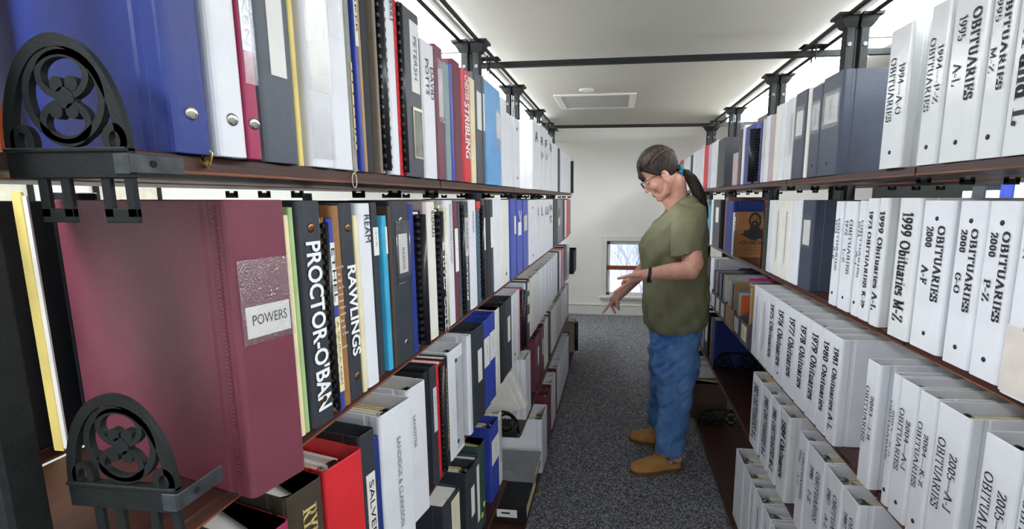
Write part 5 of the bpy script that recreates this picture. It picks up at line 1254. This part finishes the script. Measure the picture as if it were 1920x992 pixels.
for nm_, mm, cnt, sd in (('hair_strands', M_hair, 110, 21), ('grey_strands', M_hair2, 24, 22)):
    hs_ = bmesh.new(); rr = random.Random(sd)
    for k in range(cnt):
        sgn = rr.choice((-1, 1)); u = rr.uniform(0, 1); ph = rr.uniform(.12, 1.45)
        # from the hairline around the side of the cap to the tie at the back
        P0 = Vector((-.9*math.cos(ph)+.25, sgn*math.sin(ph), .0)); P0 = Vector((math.cos(ph*.95), sgn*math.sin(ph*.95)*.95, rr.uniform(.22, .95)*(1-.35*ph/1.45))).normalized()
        P1 = Vector((-.97, 0, .06+rr.uniform(-.03, .03))).normalized(); path_ = []
        for j in range(11):
            q_ = P0.lerp(P1, j/10); q_ += Vector((0, sgn*.35*math.sin(PI*j/10), .25*math.sin(PI*j/10))); q_.normalize()
            path_.append(hp(-.022-.0975*q_.z, -.096+.0995*q_.x, .0815*q_.y))
        tube(hs_, path_, [.0012]+[.0026]*9+[.002], 5)
    child(nm_, hs_, mm)
hr = [o for o in WM.children if o.name.startswith('hair')][-1]
fb = bmesh.new(); rr = random.Random(5)
for k in range(26):
    y = -.052+.104*k/25+rr.uniform(-.004, .004); q = 1-abs(y)/.09; L_ = rr.uniform(.75, 1.1)
    tube(fb, [hp(-.085, -.040, y*.8), hp(-.062, -.014*1, y*.95), hp(-.040+.006*L_, .006*q-.004, y*1.05), hp(-.018*(2-L_), .013*q-.006+rr.uniform(-.003, .004), y*1.12), hp(.004*L_, .010*q-.008+rr.uniform(-.004, .006), y*1.18)], [.0045, .005, .0042, .003, .0008], 6)
child('fringe', fb, M_hair)
pt = bmesh.new(); path = [(.290, 1.482), (.318, 1.474), (.347, 1.445), (.372, 1.40), (.393, 1.350), (.408, 1.305), (.420, 1.262), (.425, 1.235)]; rad = [.014, .020, .026, .028, .027, .024, .016, .005]
for k in range(22):
    a = rr.uniform(0, 2*PI); q = rr.uniform(.3, .8)
    tube(pt, [(x+math.cos(a)*r*q, 2.44+math.sin(a)*r*q*.9, z+math.sin(a*2)*.003) for (x, z), r in zip(path, rad)], [r*.42 for r in rad], 6)
child('ponytail', pt, M_hair)
sc_ = bmesh.new()
for k in range(9):
    a = 2*PI*k/9; ell(sc_, (.299+.003*math.sin(a*3), 2.44+.021*math.cos(a), 1.479+.021*math.sin(a)), (.011, .011, .010), None, 10, 8)
child('hair_tie', sc_, mat('teal_cloth', '#2f7d8c', .8, bump=.4, bscale=200))
# glasses
gb = bmesh.new()
for s in (-1, 1):
    rim = [hp(.018+.015*math.copysign(abs(math.sin(t))**.8, math.sin(t)), .0155-.004*abs(math.cos(t)) if False else .0150, s*.032+.025*math.copysign(abs(math.cos(t))**.8, math.cos(t))) for t in [2*PI*k/24 for k in range(25)]]
    tube(gb, rim, .0017, 6, cap=False)
    tube(gb, [hp(.008, .0145, s*.057), hp(.008, .004, s*.068), hp(.012, -.045, s*.072), hp(.020, -.088, s*.076), hp(.032, -.104, s*.076)], .0019, 6)
tube(gb, [hp(.014, .0155, -.008), hp(.011, .018, 0), hp(.014, .0155, .008)], .0016, 6)
gl = child('glasses', gb, mat('spectacle_frame', '#1e1a20', .3))
for s in (-1, 1):
    lb = bmesh.new(); vs = [lb.verts.new(hp(.018+.014*math.copysign(abs(math.sin(t))**.8, math.sin(t)), .0148, s*.032+.024*math.copysign(abs(math.cos(t))**.8, math.cos(t)))) for t in [2*PI*k/24 for k in range(24)]]; lb.faces.new(vs)
    obj('lens', lb, gm, gl)
for z in (.078, ):
    eb = bmesh.new(); ell(eb, hp(.080, -.090, -.0745), (.003, .003, .004), None, 8, 6); tube(eb, [hp(.068, -.089, -.0745), hp(.080, -.090, -.0755)], .0008, 5); child('earring', eb, M_chrome)
# wristwatch
wb = bmesh.new(); R_ = Matrix.Rotation(math.radians(8), 3, 'Y')
tube(wb, [Vector((.148, 2.19, 1.0135))+R_ @ Vector((0, .0285*math.cos(t), .030*math.sin(t))) for t in [2*PI*k/28 for k in range(29)]], [(.0018, .0075)]*29, 8, cap=False)
w_o = child('wristwatch', wb, mat('watch_band', '#17181b', .45))
wb = bmesh.new(); bbox(wb, .136, .160, 2.177, 2.203, .977, .986, .003); o = obj('watch_case', wb, M_chrome if False else mat('watch_dark', '#26282c', .3, metal=.5), w_o)
# T-shirt
sb = bmesh.new()
rows = [(.726, .160, .436, .205), (.735, .152, .444, .212), (.78, .146, .455, .216), (.845, .140, .460, .216), (.90, .134, .455, .208), (.95, .130, .449, .200), (1.0, .126, .440, .194), (1.045, .119, .436, .193), (1.085, .113, .436, .196), (1.115, .111, .437, .200), (1.15, .128, .436, .202), (1.20, .158, .433, .202), (1.24, .184, .428, .196), (1.275, .212, .418, .182), (1.305, .238, .406, .155)]
rows = rows[:2]+[tuple(p+(q-p)*u for p, q in zip(A, B)) for A, B in zip(rows[1:], rows[2:]) for u in (1/3, 2/3, 1)]
n = 72; Ls = torus_rings([(z, a, b, h, PY_) for z, a, b, h in rows], n, 2.35)
rr = random.Random(11)
for r_, l in zip(rows, Ls):
    z = r_[0]
    for k, (x, y, zz) in enumerate(l):
        a = 2*PI*k/n; w = (.005*math.sin(5*a+z*24)*(1 if z < 1.1 else .5) + .004*math.sin(9*a-z*50) + .004*math.sin(14*a+z*30)*(z < 1.08))
        if z > 1.07 and z < 1.2 and math.cos(a) < -.3: w += .006*math.cos(2*(a-PI)) * (abs(math.sin(a))*1.2)
        cx = (r_[1]+r_[2])/2
        l[k] = (x+(x-cx)*w*4, y+(y-PY_)*w*4, zz + (.016*(x-.30)/.15 if z < .74 else .0))
xs_ = lambda z: next((p[1]+(q[1]-p[1])*(z-p[0])/(q[0]-p[0]) for p, q in zip(rows, rows[1:]) if p[0] <= z <= q[0]), .24)
col = []
for k in range(n):
    a = 2*PI*k/n; c, s = math.cos(a), math.sin(a)
    v = max(0, -c)
    x = .312+.045*c if c > 0 else .312 + .118*c*abs(c)**.3; y = PY_+.088*s*(1-.45*v**2)
    zc = 1.343+.018*max(0, c) - .115*v**1.7 + .008*abs(s)
    if v > .55: x = x+(xs_(zc)+.012+.02*(1-v)-x)*min(1, (v-.55)/.35)
    col.append((x, y, zc))
for l in Ls:
    for k in range(n):
        if l[k][2] > col[k][2]-.006: l[k] = tuple(Vector(col[k])*.9+Vector(l[k])*.1) if l[k][2] > col[k][2] else l[k]
        if l[k][2] > col[k][2]-.004: l[k] = (l[k][0], l[k][1], col[k][2]-.004)
Ls += [[tuple((Vector(p)*.45+Vector(q)*.55) + Vector((0, 0, .010*(1 if q[2] > 1.31 else 0))) ) for p, q in zip(Ls[-1], col)], col, [tuple(Vector(p)+Vector(((.306-p[0])*.06, (PY_-p[1])*.06, -.012))) for p in col]]
rings(sb, Ls, cap0=False, cap1=False, smooth=True)
inner = [tuple(Vector(p)+Vector(((.3-p[0])*.03, (PY_-p[1])*.03, .012))) for p in Ls[0]]
rings(sb, [Ls[0], inner], cap0=False, cap1=False, smooth=True)
for sg, cy in ((-1, 2.262), (1, 2.638)):
    yy = lambda d: cy+sg*d
    path = [(.325, yy(-.055), 1.322, .052, .055), (.325, yy(-.022), 1.308, .070, .066), (.320, yy(.006), 1.262, .077, .068), (.314, yy(.022), 1.20, .076, .063), (.309, yy(.032), 1.15, .073, .060), (.309, yy(.036), 1.112, .069, .057), (.309, yy(.036), 1.103, .067, .055)]
    SL = []
    for j, (x, y, z, rx, ry) in enumerate(path):
        SL.append([(x+rx*math.cos(t)*(1+.03*math.sin(4*t+j)), y+ry*math.sin(t)*(1+.04*math.sin(5*t+j*.7)), z+(x+rx*math.cos(t)-x)*(.22 if j > 2 else 0) - (.35*(ry*math.sin(t)*sg) if j < 2 else 0)) for t in [2*PI*k/28 for k in range(28)]])
    SL.append([tuple(Vector(p)+Vector(((.309-p[0])*.05, (path[-1][1]-p[1])*.05, .02))) for p in SL[-1]])
    rings(sb, SL, cap0=True, cap1=False, smooth=True)
from mathutils import noise as NZ
sb.normal_update()
for v_ in sb.verts:
    p = v_.co
    if p.z < 1.2: v_.co = p + v_.normal*(.011*NZ.noise(Vector((p.x*9+p.z*9, p.y*9, p.z*7-p.x*8)))+.005*NZ.noise(Vector((p.x*26+p.z*18, p.y*20, p.z*14-p.x*12))))
    else: v_.co = p + v_.normal*.004*NZ.noise(p*18)
child('shirt', sb, M_shirt)
# jeans
jb = bmesh.new()
rings(jb, torus_rings([(.60, .185, .41, .17, PY_), (.66, .175, .42, .185, PY_), (.72, .172, .425, .19, PY_), (.79, .175, .42, .19, PY_)], 28, 2.4), smooth=True)
for rows in ([(.105, .213, .350, .060, 2.33), (.16, .208, .355, .062, 2.33), (.25, .216, .368, .066, 2.332), (.33, .222, .376, .070, 2.335), (.45, .206, .390, .078, 2.338), (.53, .196, .400, .086, 2.342), (.62, .186, .408, .094, 2.35), (.70, .180, .412, .098, 2.36)],
             [(.125, .185, .315, .058, 2.575), (.2, .188, .320, .062, 2.575), (.30, .196, .335, .067, 2.572), (.42, .186, .36, .076, 2.568), (.53, .182, .385, .086, 2.56), (.62, .180, .40, .094, 2.55), (.70, .180, .41, .098, 2.54)]):
    rows = [tuple(p+(q-p)*u for p, q in zip(A, B)) for A, B in zip(rows, rows[1:]) for u in (0, .25, .5, .75)]+[rows[-1]]
    L_ = torus_rings(rows, 28, 2.2)
    for j, (r_, l) in enumerate(zip(rows, L_)):
        for k, p in enumerate(l): w = .016*math.sin(2*(2*PI*k/28)+r_[0]*38)+.014*math.sin(3*(2*PI*k/28)-r_[0]*60)+.010*math.sin(5*(2*PI*k/28)+r_[0]*90); l[k] = (p[0]+(p[0]-(r_[1]+r_[2])/2)*w*2, p[1]+(p[1]-r_[4])*w*2, p[2])
    rings(jb, L_, smooth=True)
jn = remesh('jeans', jb, .006, 2, M_jean, WM)
NRM = [v_.normal.copy() for v_ in jn.data.vertices]
for v_, n_ in zip(jn.data.vertices, NRM):
    p = v_.co.copy(); v_.co = p + n_*(.012*NZ.noise(Vector((p.x*9, p.y*9, p.z*16+p.x*10)))+.006*NZ.noise(Vector((p.x*18, p.y*18, p.z*40-p.x*30))))
M_seam = mat('denim_seam', '#5f8cc4', .8, var=.2, scale=60)
for s, pts in ((-1, [(.300, 2.252, .71), (.300, 2.254, .62), (.298, 2.256, .53), (.298, 2.260, .45), (.299, 2.265, .33), (.292, 2.266, .25), (.281, 2.268, .16), (.281, 2.269, .112)]), ):
    q = bmesh.new(); from mathutils.bvhtree import BVHTree; bv = BVHTree.FromPolygons([v_.co for v_ in jn.data.vertices], [tuple(p_.vertices) for p_ in jn.data.polygons])
    fine = [Vector(a_).lerp(Vector(b_), u_/5) for a_, b_ in zip(pts, pts[1:]) for u_ in range(5)]
    pts = [(bv.ray_cast(Vector((p_.x, 1.9, p_.z)), Vector((0, 1, 0)))[0] or p_)-Vector((0, .0012, 0)) for p_ in fine]; tube(q, pts, [(.0016, .0032)]*len(pts), 6); o = obj('side_seam', q, M_seam, jn)
hm = bmesh.new(); hl = torus_rings([(.104, .2115, .3515, .0615, 2.33), (.120, .2105, .3525, .0625, 2.33)], 28, 2.2); rings(hm, hl, cap0=False, cap1=False, smooth=True); o = obj('hem', hm, M_seam, jn)
# boots
def boot(heel, toe, lab):
    hx, hy = heel; d = Vector((toe[0]-hx, toe[1]-hy, 0)); L_ = d.length; d.normalize(); s = Vector((-d.y, d.x, 0))
    def P(u, v, z): q = Vector((hx, hy, 0))+d*(u*L_)+s*v; return (q.x, q.y, z)
    b = bmesh.new(); rows = []
    for u, w, hgt in ((.0, .026, .060), (.05, .034, .085), (.18, .038, .10), (.32, .038, .098), (.45, .042, .083), (.6, .047, .068), (.75, .049, .057), (.88, .043, .049), (.96, .03, .038), (1.0, .012, .024)):
        rows.append([P(u, w*math.copysign(abs(math.cos(t))**.8, math.cos(t)), .012+max(0, hgt-.012)*math.sin(t)**.9 if math.sin(t) > 0 else .012) for t in [PI*k/10 for k in range(11)]]+[P(u, -w*.7, .010), P(u, w*.7, .010)])
    rings(b, rows, smooth=True)
    limb(b, [(*P(.22, 0, .07), .046), (*P(.235, 0, .135), .050)])
    o = remesh('boot', b, .0045, 4, M_boot, WM)
    q = bmesh.new(); so = []
    for z, e in ((0, .003), (.004, .004), (.014, .004), (.017, .001)):
        so.append([P(u, sg*(w+e), z) for sg, seq in ((1, range(10)), (-1, range(9, -1, -1))) for u, w in [((-.008, .1, .25, .4, .55, .7, .82, .92, .98, 1.012)[k], (.022, .036, .038, .040, .045, .049, .047, .038, .026, .006)[k]) for k in seq]])
    rings(q, so); x = obj('sole', q, M_sole, o)
    if lab:
        q = bmesh.new(); r3 = random.Random(2)
        for k in range(60):
            t = r3.uniform(-.2, 1.15)*PI; c = P(.2-.17*math.cos(t*.9+.3)*1.0 if False else .06+.22*r3.random(), .047+.004*r3.random(), .062+.045*r3.random()); ell(q, c, (.011, .006, .008), None, 6, 4)
        for k in range(30):
            c = P(-.03, -.04+.08*r3.random(), .07+.04*r3.random()); ell(q, c, (.006, .006, .007), None, 6, 4)
        x = obj('knit_cuff', q, mat('fleece_knit', '#d6cbb4', .95, hex2='#5d4c3c', scale=60, bump=.8, bscale=120), o)
        q = bmesh.new(); tube(q, [P(.34, .045, .085), P(.22, .048, .055), P(.06, .042, .055), P(-.012, .02, .065)], [(.002, .006)]*4, 8)
        x = obj('heel_strap', q, M_sole, o)
boot((.338, 2.362), (.092, 2.292), True)
boot((.315, 2.59), (.098, 2.645), False)
